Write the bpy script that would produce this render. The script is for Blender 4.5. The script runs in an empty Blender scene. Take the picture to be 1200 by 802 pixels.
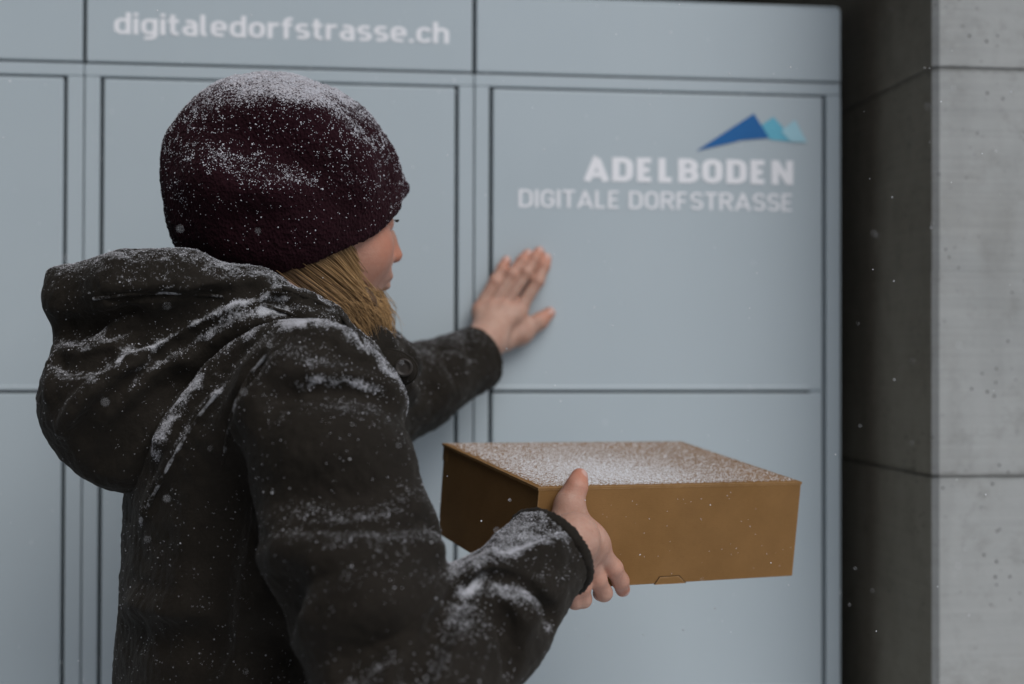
import bpy, bmesh, math, random
import numpy as np
from mathutils import Vector, Matrix

rng = np.random.default_rng(7)
random.seed(7)
scene = bpy.context.scene
col = scene.collection

# ------------------------------------------------------------------ camera
CAM = np.array([0.0, -1.9, 1.32])
FPX = 1200 * 50 / 36.0
YAW, PITCH, ROLL = (math.radians(a) for a in (6.947, 0.684, 0.153))
FW = np.array([math.sin(YAW) * math.cos(PITCH), math.cos(YAW) * math.cos(PITCH), math.sin(PITCH)])
_r = np.cross(FW, [0, 0, 1.0]); _r /= np.linalg.norm(_r); _u = np.cross(_r, FW)
RT = math.cos(ROLL) * _r + math.sin(ROLL) * _u
UP = -math.sin(ROLL) * _r + math.cos(ROLL) * _u
cd = bpy.data.cameras.new('camera'); cam = bpy.data.objects.new('camera', cd); col.objects.link(cam)
cam.matrix_world = Matrix(((RT[0], UP[0], -FW[0], CAM[0]), (RT[1], UP[1], -FW[1], CAM[1]), (RT[2], UP[2], -FW[2], CAM[2]), (0, 0, 0, 1)))
cd.lens = 50; cd.sensor_width = 36; cd.clip_start = 0.05; cd.clip_end = 2000
cd.dof.use_dof = True; cd.dof.focus_distance = 1.38; cd.dof.aperture_fstop = 2.6
scene.camera = cam

# ------------------------------------------------------------------ sky, sun, exposure
SUN_EL, SUN_AZ = math.radians(48), math.radians(154)      # azimuth clockwise from +y (north)
w = bpy.data.worlds.new('World'); scene.world = w; w.use_nodes = True
nt = w.node_tree; bg = nt.nodes['Background']
sk = nt.nodes.new('ShaderNodeTexSky'); sk.sky_type = 'NISHITA'; sk.sun_disc = False
sk.sun_elevation = SUN_EL; sk.sun_rotation = SUN_AZ
sk.air_density = 1.0; sk.dust_density = 2.0; sk.ozone_density = 1.0
nt.links.new(sk.outputs[0], bg.inputs[0]); bg.inputs[1].default_value = 0.05
sl = bpy.data.lights.new('sun', 'SUN'); so = bpy.data.objects.new('sun', sl); col.objects.link(so)
sl.energy = 1.5; sl.angle = math.radians(45); sl.color = (1.0, 0.975, 0.945)
so.location = (2, -4, 5)
so.rotation_euler = (math.pi / 2 - SUN_EL, 0, math.pi - SUN_AZ)
scene.view_settings.view_transform = 'Standard'; scene.view_settings.look = 'None'
scene.view_settings.exposure = 0.35; scene.view_settings.gamma = 1.0
scene.view_settings.use_curve_mapping = False

# ------------------------------------------------------------------ helpers
def C(u, v, d):
    return CAM + u * RT + v * UP + d * FW
def P(px, py, d):                       # image position of the reference at a given distance -> place in the world
    return C((px - 600) / FPX * d, (401 - py) / FPX * d, d)
def ray(px, py):
    v = FW + RT * (px - 600) / FPX + UP * (401 - py) / FPX
    return v
def on_wall(px, py, y=0.0):             # a point on the vertical plane of the locker front
    v = ray(px, py); t = (y - CAM[1]) / v[1]
    return CAM + v * t

def sock(n, *names):
    for k in names:
        if k in n.inputs: return n.inputs[k]
def newmat(name, color, rough=0.6, spec=0.3, metallic=0.0):
    m = bpy.data.materials.new(name); m.use_nodes = True
    b = m.node_tree.nodes['Principled BSDF']
    b.inputs['Base Color'].default_value = (*color, 1); b.inputs['Roughness'].default_value = rough
    b.inputs['Metallic'].default_value = metallic
    sock(b, 'Specular IOR Level', 'Specular').default_value = spec
    return m, m.node_tree, b
class N:                                # tiny node builder
    def __init__(s, t): s.t = t
    def __call__(s, typ, ins=None, **kw):
        n = s.t.nodes.new(typ)
        for k, v in kw.items(): setattr(n, k, v)
        for k, v in (ins or {}).items():
            if isinstance(v, bpy.types.NodeSocket): s.t.links.new(v, n.inputs[k])
            else: n.inputs[k].default_value = v
        return n
    def noise(s, vec, scale, detail=4, rough=0.55):
        return s('ShaderNodeTexNoise', {'Vector': vec, 'Scale': scale, 'Detail': detail, 'Roughness': rough}).outputs['Fac']
    def ramp(s, fac, a, b, lo=0.0, hi=1.0):
        return s('ShaderNodeMapRange', {'Value': fac, 'From Min': a, 'From Max': b, 'To Min': lo, 'To Max': hi}).outputs['Result']
    def mix(s, fac, a, b):
        n = s('ShaderNodeMix', data_type='RGBA')
        for i, v in ((0, fac), (6, a), (7, b)):
            if isinstance(v, bpy.types.NodeSocket): s.t.links.new(v, n.inputs[i])
            else: n.inputs[i].default_value = (*v, 1) if isinstance(v, tuple) and len(v) == 3 else v
        return n.outputs[2]
    def math(s, op, a, b=0.0):
        n = s('ShaderNodeMath', operation=op)
        for i, v in ((0, a), (1, b)):
            if isinstance(v, bpy.types.NodeSocket): s.t.links.new(v, n.inputs[i])
            else: n.inputs[i].default_value = v
        return n.outputs[0]
    def obj(s, scale=(1, 1, 1)):
        tc = s('ShaderNodeTexCoord')
        return s('ShaderNodeMapping', {'Vector': tc.outputs['Object'], 'Scale': scale}).outputs[0]
    def geo(s, scale=(1, 1, 1)):
        g = s('ShaderNodeNewGeometry')
        return s('ShaderNodeMapping', {'Vector': g.outputs['Position'], 'Scale': scale}).outputs[0]
    def attr(s, name):
        return s('ShaderNodeAttribute', attribute_name=name).outputs['Fac']
    def bump(s, h, strength=0.3, dist=0.002):
        return s('ShaderNodeBump', {'Height': h, 'Strength': strength, 'Distance': dist}).outputs[0]

def link(name, me, mat=None, parent=None, smooth=False, **props):
    o = bpy.data.objects.new(name, me); col.objects.link(o)
    if mat: me.materials.append(mat)
    if parent: o.parent = parent
    if smooth: me.polygons.foreach_set('use_smooth', [True] * len(me.polygons))
    for k, v in props.items(): o[k] = v
    return o
def empty(name, loc=(0, 0, 0), **props):
    o = bpy.data.objects.new(name, None); col.objects.link(o); o.location = loc; o.empty_display_size = 0.1
    for k, v in props.items(): o[k] = v
    return o
def mesh(name, verts, faces):
    me = bpy.data.meshes.new(name); me.from_pydata([tuple(map(float, v)) for v in verts], [], faces); me.update()
    return me
def np_mesh(name, V, Q):                # fast path, Q (n,3) or (n,4)
    me = bpy.data.meshes.new(name); k = Q.shape[1]
    me.vertices.add(len(V)); me.vertices.foreach_set('co', np.asarray(V, np.float32).ravel())
    me.loops.add(Q.size); me.loops.foreach_set('vertex_index', Q.astype(np.int32).ravel())
    me.polygons.add(len(Q)); me.polygons.foreach_set('loop_start', np.arange(0, Q.size, k, dtype=np.int32))
    me.polygons.foreach_set('loop_total', np.full(len(Q), k, np.int32))
    me.update(calc_edges=True); me.validate(); return me
def attr(me, name, vals):
    a = me.attributes.new(name, 'FLOAT', 'POINT'); a.data.foreach_set('value', np.asarray(vals, np.float32))
def box_mesh(name, lo, hi, bevel=0.0, seg=2):
    bm = bmesh.new(); bmesh.ops.create_cube(bm, size=1)
    lo, hi = Vector(lo), Vector(hi)
    for v in bm.verts: v.co = Vector([(lo[i] + hi[i]) / 2 + v.co[i] * (hi[i] - lo[i]) for i in range(3)])
    if bevel: bmesh.ops.bevel(bm, geom=list(bm.edges), offset=bevel, segments=seg, affect='EDGES', profile=0.5)
    me = bpy.data.meshes.new(name); bm.to_mesh(me); bm.free(); return me
def wave_noise(X, wl, n=20, seed=0, stretch=None):   # smooth pseudo noise about -1..1
    r = np.random.default_rng(seed); s = np.zeros(len(X))
    Y = X if stretch is None else X * np.asarray(stretch)
    for i in range(n):
        d = r.normal(size=3); d /= np.linalg.norm(d)
        s += np.sin(Y @ d * (2 * math.pi / (wl * r.uniform(0.7, 1.5))) + r.uniform(0, 6.28))
    return s / math.sqrt(n / 2) * 0.6

# ------------------------------------------------------------------ distance-field modelling
class Field:
    BIG = 0.09
    def __init__(s, lo, hi, h):
        s.lo = np.array(lo, float); s.h = h
        s.n = np.ceil((np.array(hi) - s.lo) / h).astype(int) + 1
        s.v = np.full(s.n, s.BIG, np.float32)
        s.ax = [s.lo[i] + h * np.arange(s.n[i]) for i in range(3)]
    def blank(s):
        t = object.__new__(Field); t.lo, t.h, t.n, t.ax = s.lo, s.h, s.n, s.ax; t.v = np.full(s.n, s.BIG, np.float32); return t
    def sub(s, lo, hi, m):
        sl = []
        for i in range(3):
            a = int(np.clip(math.floor((lo[i] - m - s.lo[i]) / s.h), 0, s.n[i])); b = int(np.clip(math.ceil((hi[i] + m - s.lo[i]) / s.h) + 1, 0, s.n[i]))
            sl.append(slice(a, b))
        g = [s.ax[i][sl[i]].astype(np.float32).reshape([-1 if j == i else 1 for j in range(3)]) for i in range(3)]
        return tuple(sl), g
    def comb(s, sl, d, k, cut=False):
        a = s.v[sl]
        if cut:
            d = -d
            h = np.clip(0.5 - 0.5 * (d - a) / k, 0, 1); h = 1 - h
            s.v[sl] = a * (1 - h) + d * h + k * h * (1 - h)
        else:
            h = np.clip(0.5 + 0.5 * (d - a) / k, 0, 1)
            s.v[sl] = d * (1 - h) + a * h - k * h * (1 - h)
    def cone(s, a, b, ra, rb, k=0.01, cut=False):
        a, b = np.asarray(a, float), np.asarray(b, float); R = max(ra, rb)
        sl, g = s.sub(np.minimum(a, b) - R, np.maximum(a, b) + R, 0.03 + k)
        if 0 in s.v[sl].shape: return s
        ba = b - a; L = float(ba @ ba) + 1e-12
        p = [g[i] - a[i] for i in range(3)]
        t = np.clip((p[0] * ba[0] + p[1] * ba[1] + p[2] * ba[2]) / L, 0, 1)
        d = np.sqrt(sum((p[i] - t * ba[i]) ** 2 for i in range(3))) - (ra + (rb - ra) * t)
        s.comb(sl, d, k, cut); return s
    def chain(s, pts, rs, k=0.01, cut=False):
        if not hasattr(rs, '__len__'): rs = [rs] * len(pts)
        for i in range(len(pts) - 1): s.cone(pts[i], pts[i + 1], rs[i], rs[i + 1], k, cut)
        return s
    def ell(s, c, ax, r, k=0.01, cut=False):
        c = np.asarray(c, float); ax = np.asarray(ax, float); r = np.asarray(r, float)
        e = np.sqrt(((ax * r[:, None]) ** 2).sum(0))
        sl, g = s.sub(c - e, c + e, 0.03 + k)
        if 0 in s.v[sl].shape: return s
        p = [g[i] - c[i] for i in range(3)]
        q = [p[0] * ax[j][0] + p[1] * ax[j][1] + p[2] * ax[j][2] for j in range(3)]
        k0 = np.sqrt(sum((q[j] / r[j]) ** 2 for j in range(3))); k1 = np.sqrt(sum((q[j] / r[j] ** 2) ** 2 for j in range(3))) + 1e-9
        s.comb(sl, k0 * (k0 - 1) / k1, k, cut); return s
    def trunk(s, c0, c1, ax, r0, r1, k=0.01, rnd=0.04):
        # upright elliptic trunk, ax = (x axis, y axis) in the plan, r0 at c0 (bottom), r1 at c1 (top)
        c0, c1 = np.asarray(c0, float), np.asarray(c1, float); R = max(*r0, *r1)
        sl, g = s.sub(np.minimum(c0, c1) - [R, R, 0], np.maximum(c0, c1) + [R, R, 0], 0.03 + k)
        t = np.clip((g[2] - c0[2]) / (c1[2] - c0[2]), 0, 1)
        dx = g[0] - (c0[0] + (c1[0] - c0[0]) * t); dy = g[1] - (c0[1] + (c1[1] - c0[1]) * t)
        q0 = dx * ax[0][0] + dy * ax[0][1]; q1 = dx * ax[1][0] + dy * ax[1][1]
        ra = r0[0] + (r1[0] - r0[0]) * t; rb = r0[1] + (r1[1] - r0[1]) * t
        k0 = np.sqrt((q0 / ra) ** 2 + (q1 / rb) ** 2); k1 = np.sqrt((q0 / ra ** 2) ** 2 + (q1 / rb ** 2) ** 2) + 1e-6
        dr = k0 * (k0 - 1) / k1 + rnd
        zc = (c0[2] + c1[2]) / 2; dz = np.abs(g[2] - zc) - (c1[2] - c0[2]) / 2 + rnd
        d = np.minimum(np.maximum(dr, dz), 0) + np.sqrt(np.maximum(dr, 0) ** 2 + np.maximum(dz, 0) ** 2) - rnd
        s.comb(sl, d.astype(np.float32), k); return s
    def plane_cut(s, p, n, k=0.004):    # removes the side the normal points to
        n = np.asarray(n, float) / np.linalg.norm(n)
        sl, g = s.sub(s.lo, s.lo + s.n * s.h, 0)
        d = -sum((g[i] - p[i]) * n[i] for i in range(3)); s.comb(sl, d, k, True); return s
    def value(s, X):
        i = np.rint((np.asarray(X) - s.lo) / s.h).astype(int); ok = ((i >= 0) & (i < s.n)).all(-1)
        i = np.clip(i, 0, s.n - 1); return np.where(ok, s.v[i[..., 0], i[..., 1], i[..., 2]], s.BIG)
    def grad(s, x):
        e = s.h * 1.5; E = np.eye(3) * e
        g = np.array([float(s.value(x + E[i]) - s.value(x - E[i])) for i in range(3)]); n = np.linalg.norm(g)
        return g / n if n > 0 else -FW
    def hit(s, px, py, d0=0.9, d1=2.1):
        t = np.arange(d0, d1, 0.0015); X = CAM + np.outer(t, ray(px, py)); f = s.value(X) < 0
        if not f.any(): return None
        return X[f.argmax()]
    def trace(s, pts, sub=3):
        out = []
        for a, b in zip(pts[:-1], pts[1:]):
            for j in range(sub):
                x = s.hit(a[0] + (b[0] - a[0]) * j / sub, a[1] + (b[1] - a[1]) * j / sub)
                if x is not None: out.append(x)
        x = s.hit(*pts[-1])
        if x is not None: out.append(x)
        return out
    def ridge(s, pts, r=0.012, hgt=0.004, k=0.012):
        T = s.trace(pts); n = len(T)
        if n < 2: return []
        Q = [x - s.grad(x) * (r - hgt) for x in T]
        for i in range(1, n - 1): Q[i] = 0.25 * Q[i - 1] + 0.5 * Q[i] + 0.25 * Q[i + 1]
        Q[0] = T[0] - s.grad(T[0]) * r; Q[-1] = T[-1] - s.grad(T[-1]) * r
        for a, b in zip(Q[:-1], Q[1:]):
            if np.linalg.norm(a - b) < 0.06: s.cone(a, b, r, r, k)
        return T
    def crease(s, pts, r=0.008, depth=0.005, k=0.01):
        T = s.trace(pts); n = len(T)
        if n < 2: return []
        Q = [x + s.grad(x) * (r - depth) for x in T]
        for i in range(1, n - 1): Q[i] = 0.25 * Q[i - 1] + 0.5 * Q[i] + 0.25 * Q[i + 1]
        Q[0] = T[0] + s.grad(T[0]) * r; Q[-1] = T[-1] + s.grad(T[-1]) * r
        for a, b in zip(Q[:-1], Q[1:]):
            if np.linalg.norm(a - b) < 0.06: s.cone(a, b, r, r, k, True)
        return T
    def nets(s):
        v = s.v; ins = v < 0; n = s.n; h = s.h
        cnt = np.zeros(n - 1, np.int8)
        offs = [(i, j, k) for i in (0, 1) for j in (0, 1) for k in (0, 1)]
        for o in offs: cnt += ins[o[0]:n[0] - 1 + o[0], o[1]:n[1] - 1 + o[1], o[2]:n[2] - 1 + o[2]]
        act = (cnt > 0) & (cnt < 8); I = np.argwhere(act); m = len(I)
        idx = np.full(n - 1, -1, np.int32); idx[act] = np.arange(m)
        val = {o: v[I[:, 0] + o[0], I[:, 1] + o[1], I[:, 2] + o[2]] for o in offs}
        acc = np.zeros((m, 3)); c = np.zeros(m)
        for o in offs:
            for a in range(3):
                if o[a]: continue
                q = list(o); q[a] = 1; q = tuple(q); A, B = val[o], val[q]
                x = (A < 0) != (B < 0); t = A[x] / (A[x] - B[x]); pt = np.tile(np.array(o, float), (x.sum(), 1)); pt[:, a] = t
                acc[x] += pt; c[x] += 1
        V = s.lo + (I + acc / c[:, None]) * h
        quads = []
        for a in range(3):
            b, cc = (a + 1) % 3, (a + 2) % 3
            s0 = [slice(None)] * 3; s1 = [slice(None)] * 3
            s0[a] = slice(0, n[a] - 1); s1[a] = slice(1, n[a])
            A, B = ins[tuple(s0)], ins[tuple(s1)]
            E = np.argwhere(A != B); E = E[(E[:, b] > 0) & (E[:, cc] > 0) & (E[:, b] < n[b] - 1) & (E[:, cc] < n[cc] - 1)]
            if not len(E): continue
            f = A[E[:, 0], E[:, 1], E[:, 2]]
            def at(db, dc):
                q = E.copy(); q[:, b] += db; q[:, cc] += dc; return idx[q[:, 0], q[:, 1], q[:, 2]]
            Q = np.stack([at(-1, -1), at(0, -1), at(0, 0), at(-1, 0)], 1); Q[~f] = Q[~f][:, ::-1]
            quads.append(Q)
        return V, np.concatenate(quads)
def vnormals(V, Q):
    fn = np.cross(V[Q[:, 2]] - V[Q[:, 0]], V[Q[:, 3]] - V[Q[:, 1]]); Nn = np.zeros_like(V)
    for j in range(4): np.add.at(Nn, Q[:, j], fn)
    return Nn / (np.linalg.norm(Nn, axis=1, keepdims=True) + 1e-12)
def relax(V, Q, it=1, f=0.5):
    for _ in range(it):
        S = np.zeros_like(V); c = np.zeros(len(V))
        for j in range(4):
            np.add.at(S, Q[:, j], V[Q[:, (j + 1) % 4]] + V[Q[:, (j + 3) % 4]]); np.add.at(c, Q[:, j], 2)
        V = V + f * (S / np.maximum(c, 1)[:, None] - V)
    return V
def near(V, T, r):                      # closeness of vertices to a traced line, 1 on the line to 0 at r
    out = np.zeros(len(V))
    T = np.array(T)
    for a, b in zip(T[:-1], T[1:]):
        if np.linalg.norm(a - b) > 0.06: continue
        ba = b - a; t = np.clip((V - a) @ ba / (ba @ ba + 1e-9), 0, 1)
        d = np.linalg.norm(V - a - t[:, None] * ba, axis=1); out = np.maximum(out, 1 - d / r)
    return np.clip(out, 0, 1)

ICO_V = None
def grains_mesh(name, pts, nrm, sizes, flat=0.7):
    """one mesh of small irregular ice crystals resting on a surface"""
    g = (1 + 5 ** 0.5) / 2
    iv = np.array([(-1, g, 0), (1, g, 0), (-1, -g, 0), (1, -g, 0), (0, -1, g), (0, 1, g), (0, -1, -g), (0, 1, -g), (g, 0, -1), (g, 0, 1), (-g, 0, -1), (-g, 0, 1)]) / 1.9
    it = np.array([(0, 11, 5), (0, 5, 1), (0, 1, 7), (0, 7, 10), (0, 10, 11), (1, 5, 9), (5, 11, 4), (11, 10, 2), (10, 7, 6), (7, 1, 8), (3, 9, 4), (3, 4, 2), (3, 2, 6), (3, 6, 8), (3, 8, 9), (4, 9, 5), (2, 4, 11), (6, 2, 10), (8, 6, 7), (9, 8, 1)])
    n = len(pts)
    jit = rng.uniform(0.65, 1.25, (n, 12, 1))
    V = iv[None] * jit * sizes[:, None, None]
    nn = nrm[:, None, :]
    V = V - nn * (V * nn).sum(-1, keepdims=True) * (1 - flat)
    V = V + pts[:, None, :] + nn * sizes[:, None, None] * 0.25
    T = it[None] + (np.arange(n) * 12)[:, None, None]
    return np_mesh(name, V.reshape(-1, 3), T.reshape(-1, 3))
def scatter(V, Q, weight, n, seed=1):
    r = np.random.default_rng(seed)
    a = np.linalg.norm(np.cross(V[Q[:, 2]] - V[Q[:, 0]], V[Q[:, 3]] - V[Q[:, 1]]), axis=1)
    p = a * weight[Q].mean(1); p = p / p.sum()
    f = r.choice(len(Q), n, p=p); s, t = r.random((2, n, 1))
    A, B, Cc, D = (V[Q[f, j]] for j in range(4))
    pt = (A * (1 - s) + B * s) * (1 - t) + (D * (1 - s) + Cc * s) * t
    nn = np.cross(Cc - A, D - B); nn /= np.linalg.norm(nn, axis=1, keepdims=True) + 1e-12
    return pt, nn

# ------------------------------------------------------------------ materials
def m_locker():
    m, t, b = newmat('grey_powder_coat', (0.40, 0.435, 0.455), 0.42, 0.4); n = N(t)
    v = n.geo(); f = n.noise(v, 3.0, 3); g = n.noise(v, 900, 2); st = n.noise(n.geo((14, 14, 1.2)), 3.0, 4)
    c = n.mix(n.ramp(f, 0.3, 0.7), (0.436, 0.512, 0.558), (0.464, 0.540, 0.585))
    c = n.mix(n.ramp(st, 0.5, 0.8, 0, 0.12), c, (0.43, 0.49, 0.52))
    t.links.new(c, b.inputs['Base Color']); dr = n.noise(n.geo((30, 30, 1.6)), 2.0, 5, 0.7); sm = n.noise(v, 7, 4, 0.6)
    t.links.new(n.math('ADD', n.ramp(dr, 0.4, 0.75, 0.30, 0.46), n.ramp(sm, 0.4, 0.7, 0.0, 0.12)), b.inputs['Roughness'])
    t.links.new(n.bump(g, 0.12, 0.0006), b.inputs['Normal']); return m
PILLAR_JOINTS = [on_wall(1110, q, -0.208)[2] for q in (558, 80)]
def m_concrete():
    m, t, b = newmat('board_formed_concrete', (0.3, 0.3, 0.29), 0.85, 0.2); n = N(t)
    v = n.geo(); big = n.noise(v, 2.2, 5, 0.6); mid = n.noise(v, 11, 5, 0.65); fine = n.noise(v, 120, 4, 0.7)
    grain = n.noise(n.geo((1.5, 1.5, 90)), 2.0, 5, 0.7)
    wet = n.noise(n.geo((5, 5, 0.9)), 2.0, 4, 0.6)
    c = n.mix(n.ramp(big, 0.3, 0.7), (0.29, 0.305, 0.305), (0.40, 0.415, 0.41))
    c = n.mix(n.ramp(mid, 0.5, 0.75, 0, 0.4), c, (0.25, 0.245, 0.225))
    c = n.mix(n.ramp(grain, 0.35, 0.75, 0, 0.45), c, (0.44, 0.455, 0.45))
    c = n.mix(n.ramp(wet, 0.52, 0.75, 0, 0.45), c, (0.20, 0.205, 0.195))
    vo = n('ShaderNodeTexVoronoi', {'Vector': v, 'Scale': 75.0}); pores = n.ramp(vo.outputs['Distance'], 0.10, 0.17)
    keep = n.ramp(n.noise(v, 20, 2), 0.5, 0.6); pores = n.math('MAXIMUM', pores, n.math('SUBTRACT', 1.0, keep))
    c = n.mix(n.ramp(n.noise(v, 26, 6, 0.75), 0.52, 0.70, 0, 0.55), c, (0.23, 0.235, 0.225))
    c = n.mix(pores, (0.12, 0.12, 0.115), c)
    zz = n('ShaderNodeSeparateXYZ', {'Vector': v}).outputs[2]; jn = n.noise(n.geo((9, 9, 30)), 4.0, 5, 0.75)
    for zj in PILLAR_JOINTS:
        dj = n.math('ABSOLUTE', n.math('SUBTRACT', zz, zj)); mk = n.ramp(n.math('SUBTRACT', dj, n.math('MULTIPLY', n.math('SUBTRACT', jn, 0.42), 0.014)), 0.0, 0.0035, 0.5, 0.0)
        c = n.mix(mk, c, (0.10, 0.10, 0.09))
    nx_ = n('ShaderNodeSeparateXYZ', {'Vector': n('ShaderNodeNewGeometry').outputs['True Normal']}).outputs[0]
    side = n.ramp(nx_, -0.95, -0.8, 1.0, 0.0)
    side_shade = n.mix(n.ramp(n.noise(n.geo((3, 3, 1.2)), 3.0, 5, 0.65), 0.3, 0.7), (0.60, 0.52, 0.41), (0.80, 0.70, 0.56))  # shade of the left-facing side put into the colour, darker and browner
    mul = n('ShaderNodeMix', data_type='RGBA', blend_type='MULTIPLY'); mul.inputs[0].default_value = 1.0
    t.links.new(c, mul.inputs[6]); t.links.new(side_shade, mul.inputs[7])
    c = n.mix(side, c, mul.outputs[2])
    t.links.new(c, b.inputs['Base Color'])
    hgt = n.math('ADD', n.math('MULTIPLY', grain, 0.7), n.math('ADD', n.math('MULTIPLY', fine, 0.5), pores))
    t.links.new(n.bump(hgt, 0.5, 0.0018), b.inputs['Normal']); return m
def m_cardboard():
    m, t, b = newmat('brown_cardboard', (0.36, 0.2, 0.09), 0.8, 0.2); n = N(t)
    v = n.obj(); f = n.noise(v, 14, 5, 0.6); g = n.noise(n.obj((1, 1, 6)), 160, 3, 0.7); fl = n.noise(n.obj((1, 1, .15)), 240, 1)
    c = n.mix(n.ramp(f, 0.3, 0.7), (0.195, 0.102, 0.033), (0.245, 0.132, 0.047))
    c = n.mix(n.ramp(g, 0.55, 0.8, 0, 0.6), c, (0.145, 0.075, 0.027))
    bv = n('ShaderNodeBevel', {'Radius': 0.0022}, samples=4)
    dt = n('ShaderNodeVectorMath', {0: bv.outputs[0], 1: n('ShaderNodeNewGeometry').outputs['Normal']}, operation='DOT_PRODUCT').outputs['Value']
    wear = n.math('MULTIPLY', n.ramp(dt, 0.995, 0.93), n.ramp(n.noise(v, 60, 4, 0.7), 0.35, 0.6, 0.1, 0.7))
    c = n.mix(wear, c, (0.42, 0.27, 0.14))
    c = n.mix(n.ramp(n.noise(v, 5, 5, 0.7), 0.52, 0.72, 0, 0.35), c, (0.15, 0.08, 0.03))
    sn = n.attr('snow'); sp = n.noise(v, 430, 3, 0.75)
    s = n.ramp(n.math('ADD', sp, n.math('MULTIPLY', sn, 0.42)), 0.74, 0.86)
    s = n.math('MULTIPLY', s, n.ramp(sn, 0.02, 0.1))
    c = n.mix(s, c, (0.72, 0.73, 0.76)); t.links.new(c, b.inputs['Base Color'])
    h = n.math('ADD', n.math('MULTIPLY', fl, 0.3), n.math('ADD', g, n.math('MULTIPLY', s, 2.0)))
    t.links.new(n.bump(h, 0.25, 0.0008), b.inputs['Normal']); return m
def m_jacket():
    m, t, b = newmat('dark_brown_suede', (0.02, 0.017, 0.014), 0.78, 0.13); n = N(t)
    v = n.geo(); f = n.noise(v, 30, 5, 0.6); g = n.noise(v, 330, 4, 0.75); mm = n.noise(v, 90, 4, 0.7)
    c = n.mix(n.ramp(f, 0.3, 0.7), (0.0108, 0.0088, 0.0064), (0.0160, 0.0132, 0.0100))
    c = n.mix(n.ramp(g, 0.5, 0.8, 0, 0.6), c, (0.027, 0.0228, 0.0180))
    sn = n.attr('snow'); sp = n.math('ADD', n.math('MULTIPLY', g, 0.6), n.math('MULTIPLY', mm, 0.4))
    s = n.ramp(n.math('ADD', sp, n.math('MULTIPLY', sn, 0.45)), 0.665, 0.91, 0, 0.74)
    s = n.math('MULTIPLY', s, n.ramp(sn, 0.02, 0.2))
    c = n.mix(s, c, (0.60, 0.62, 0.66)); t.links.new(c, b.inputs['Base Color'])
    sock(b, 'Sheen Weight').default_value = 0.10; sock(b, 'Sheen Roughness').default_value = 0.5
    sock(b, 'Sheen Tint').default_value = (0.5, 0.48, 0.45, 1)
    h = n.math('ADD', n.math('MULTIPLY', mm, 1.2), n.math('ADD', g, n.math('MULTIPLY', s, 1.0)))
    t.links.new(n.bump(h, 0.5, 0.0018), b.inputs['Normal']); return m
def m_hat():
    m, t, b = newmat('maroon_knit', (0.02, 0.004, 0.008), 0.95, 0.1); n = N(t)
    v = n.geo(); f = n.noise(v, 25, 4); g = n.noise(v, 420, 3, 0.7)
    wv = n('ShaderNodeTexVoronoi', {'Vector': n.obj((1, 1, 0.7)), 'Scale': 330.0}).outputs['Distance']
    c = n.mix(n.ramp(f, 0.3, 0.7), (0.010, 0.0026, 0.0042), (0.017, 0.0042, 0.0072))
    c = n.mix(n.ramp(g, 0.55, 0.8, 0, 0.6), c, (0.032, 0.0105, 0.017))
    sn = n.attr('snow'); s = n.ramp(n.math('ADD', g, n.math('MULTIPLY', sn, 0.40)), 0.74, 0.90, 0, 0.8)
    s = n.math('MULTIPLY', s, n.ramp(sn, 0.03, 0.25))
    c = n.mix(s, c, (0.62, 0.62, 0.67)); t.links.new(c, b.inputs['Base Color'])
    sock(b, 'Sheen Weight').default_value = 0.08; sock(b, 'Sheen Tint').default_value = (0.5, 0.25, 0.3, 1)
    h = n.math('ADD', n.math('MULTIPLY', wv, 1.5), g)
    t.links.new(n.bump(h, 0.8, 0.002), b.inputs['Normal']); return m
def m_skin():
    m, t, b = newmat('skin', (0.5, 0.28, 0.2), 0.5, 0.35); n = N(t)
    v = n.geo(); f = n.noise(v, 70, 5, 0.65); g = n.math('ADD', n.noise(v, 520, 3), n.math('MULTIPLY', n.noise(n.geo((1, 1, 2.2)), 150, 4, .7), 1.6))
    c = n.mix(n.ramp(f, 0.35, 0.65), (0.42, 0.245, 0.185), (0.49, 0.318, 0.250))
    c = n.mix(n.math('MULTIPLY', n.attr('blush'), 0.75), c, (0.50, 0.185, 0.110))
    c = n.mix(n.attr('nail'), c, (0.56, 0.36, 0.31))
    t.links.new(c, b.inputs['Base Color'])
    sock(b, 'Subsurface Weight').default_value = 0.15; sock(b, 'Subsurface Radius').default_value = (1, 0.35, 0.2); sock(b, 'Subsurface Scale').default_value = 0.004
    t.links.new(n.bump(g, 0.35, 0.0009), b.inputs['Normal']); return m
def m_noise(name, c0, c1, scale, rough, bump=0.2, dist=0.002, spec=0.3):
    m, t, b = newmat(name, c0, rough, spec); n = N(t); v = n.geo(); f = n.noise(v, scale, 5, 0.65)
    t.links.new(n.mix(n.ramp(f, 0.3, 0.7), c0, c1), b.inputs['Base Color'])
    t.links.new(n.bump(n.noise(v, scale * 6, 4, 0.7), bump, dist), b.inputs['Normal']); return m
def m_hair():
    m, t, b = newmat('blond_hair', (0.3, 0.17, 0.06), 0.42, 0.4); n = N(t)
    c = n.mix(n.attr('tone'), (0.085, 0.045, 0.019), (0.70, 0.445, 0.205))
    t.links.new(c, b.inputs['Base Color']); return m
def m_snow(name='snow', c=(0.8, 0.82, 0.86)):
    m, t, b = newmat(name, c, 0.6, 0.3)
    sock(b, 'Subsurface Weight').default_value = 0.0; return m
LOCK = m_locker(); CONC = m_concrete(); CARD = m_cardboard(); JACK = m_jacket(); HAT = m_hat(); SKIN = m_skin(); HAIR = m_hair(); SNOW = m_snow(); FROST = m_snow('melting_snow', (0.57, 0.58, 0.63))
DARK = m_noise('dark_recess_steel', (0.012, 0.016, 0.016), (0.02, 0.024, 0.024), 30, 0.7)
WHITE = m_noise('white_vinyl_film', (0.86, 0.88, 0.93), (0.89, 0.91, 0.95), 40, 0.5, 0.03)
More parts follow.
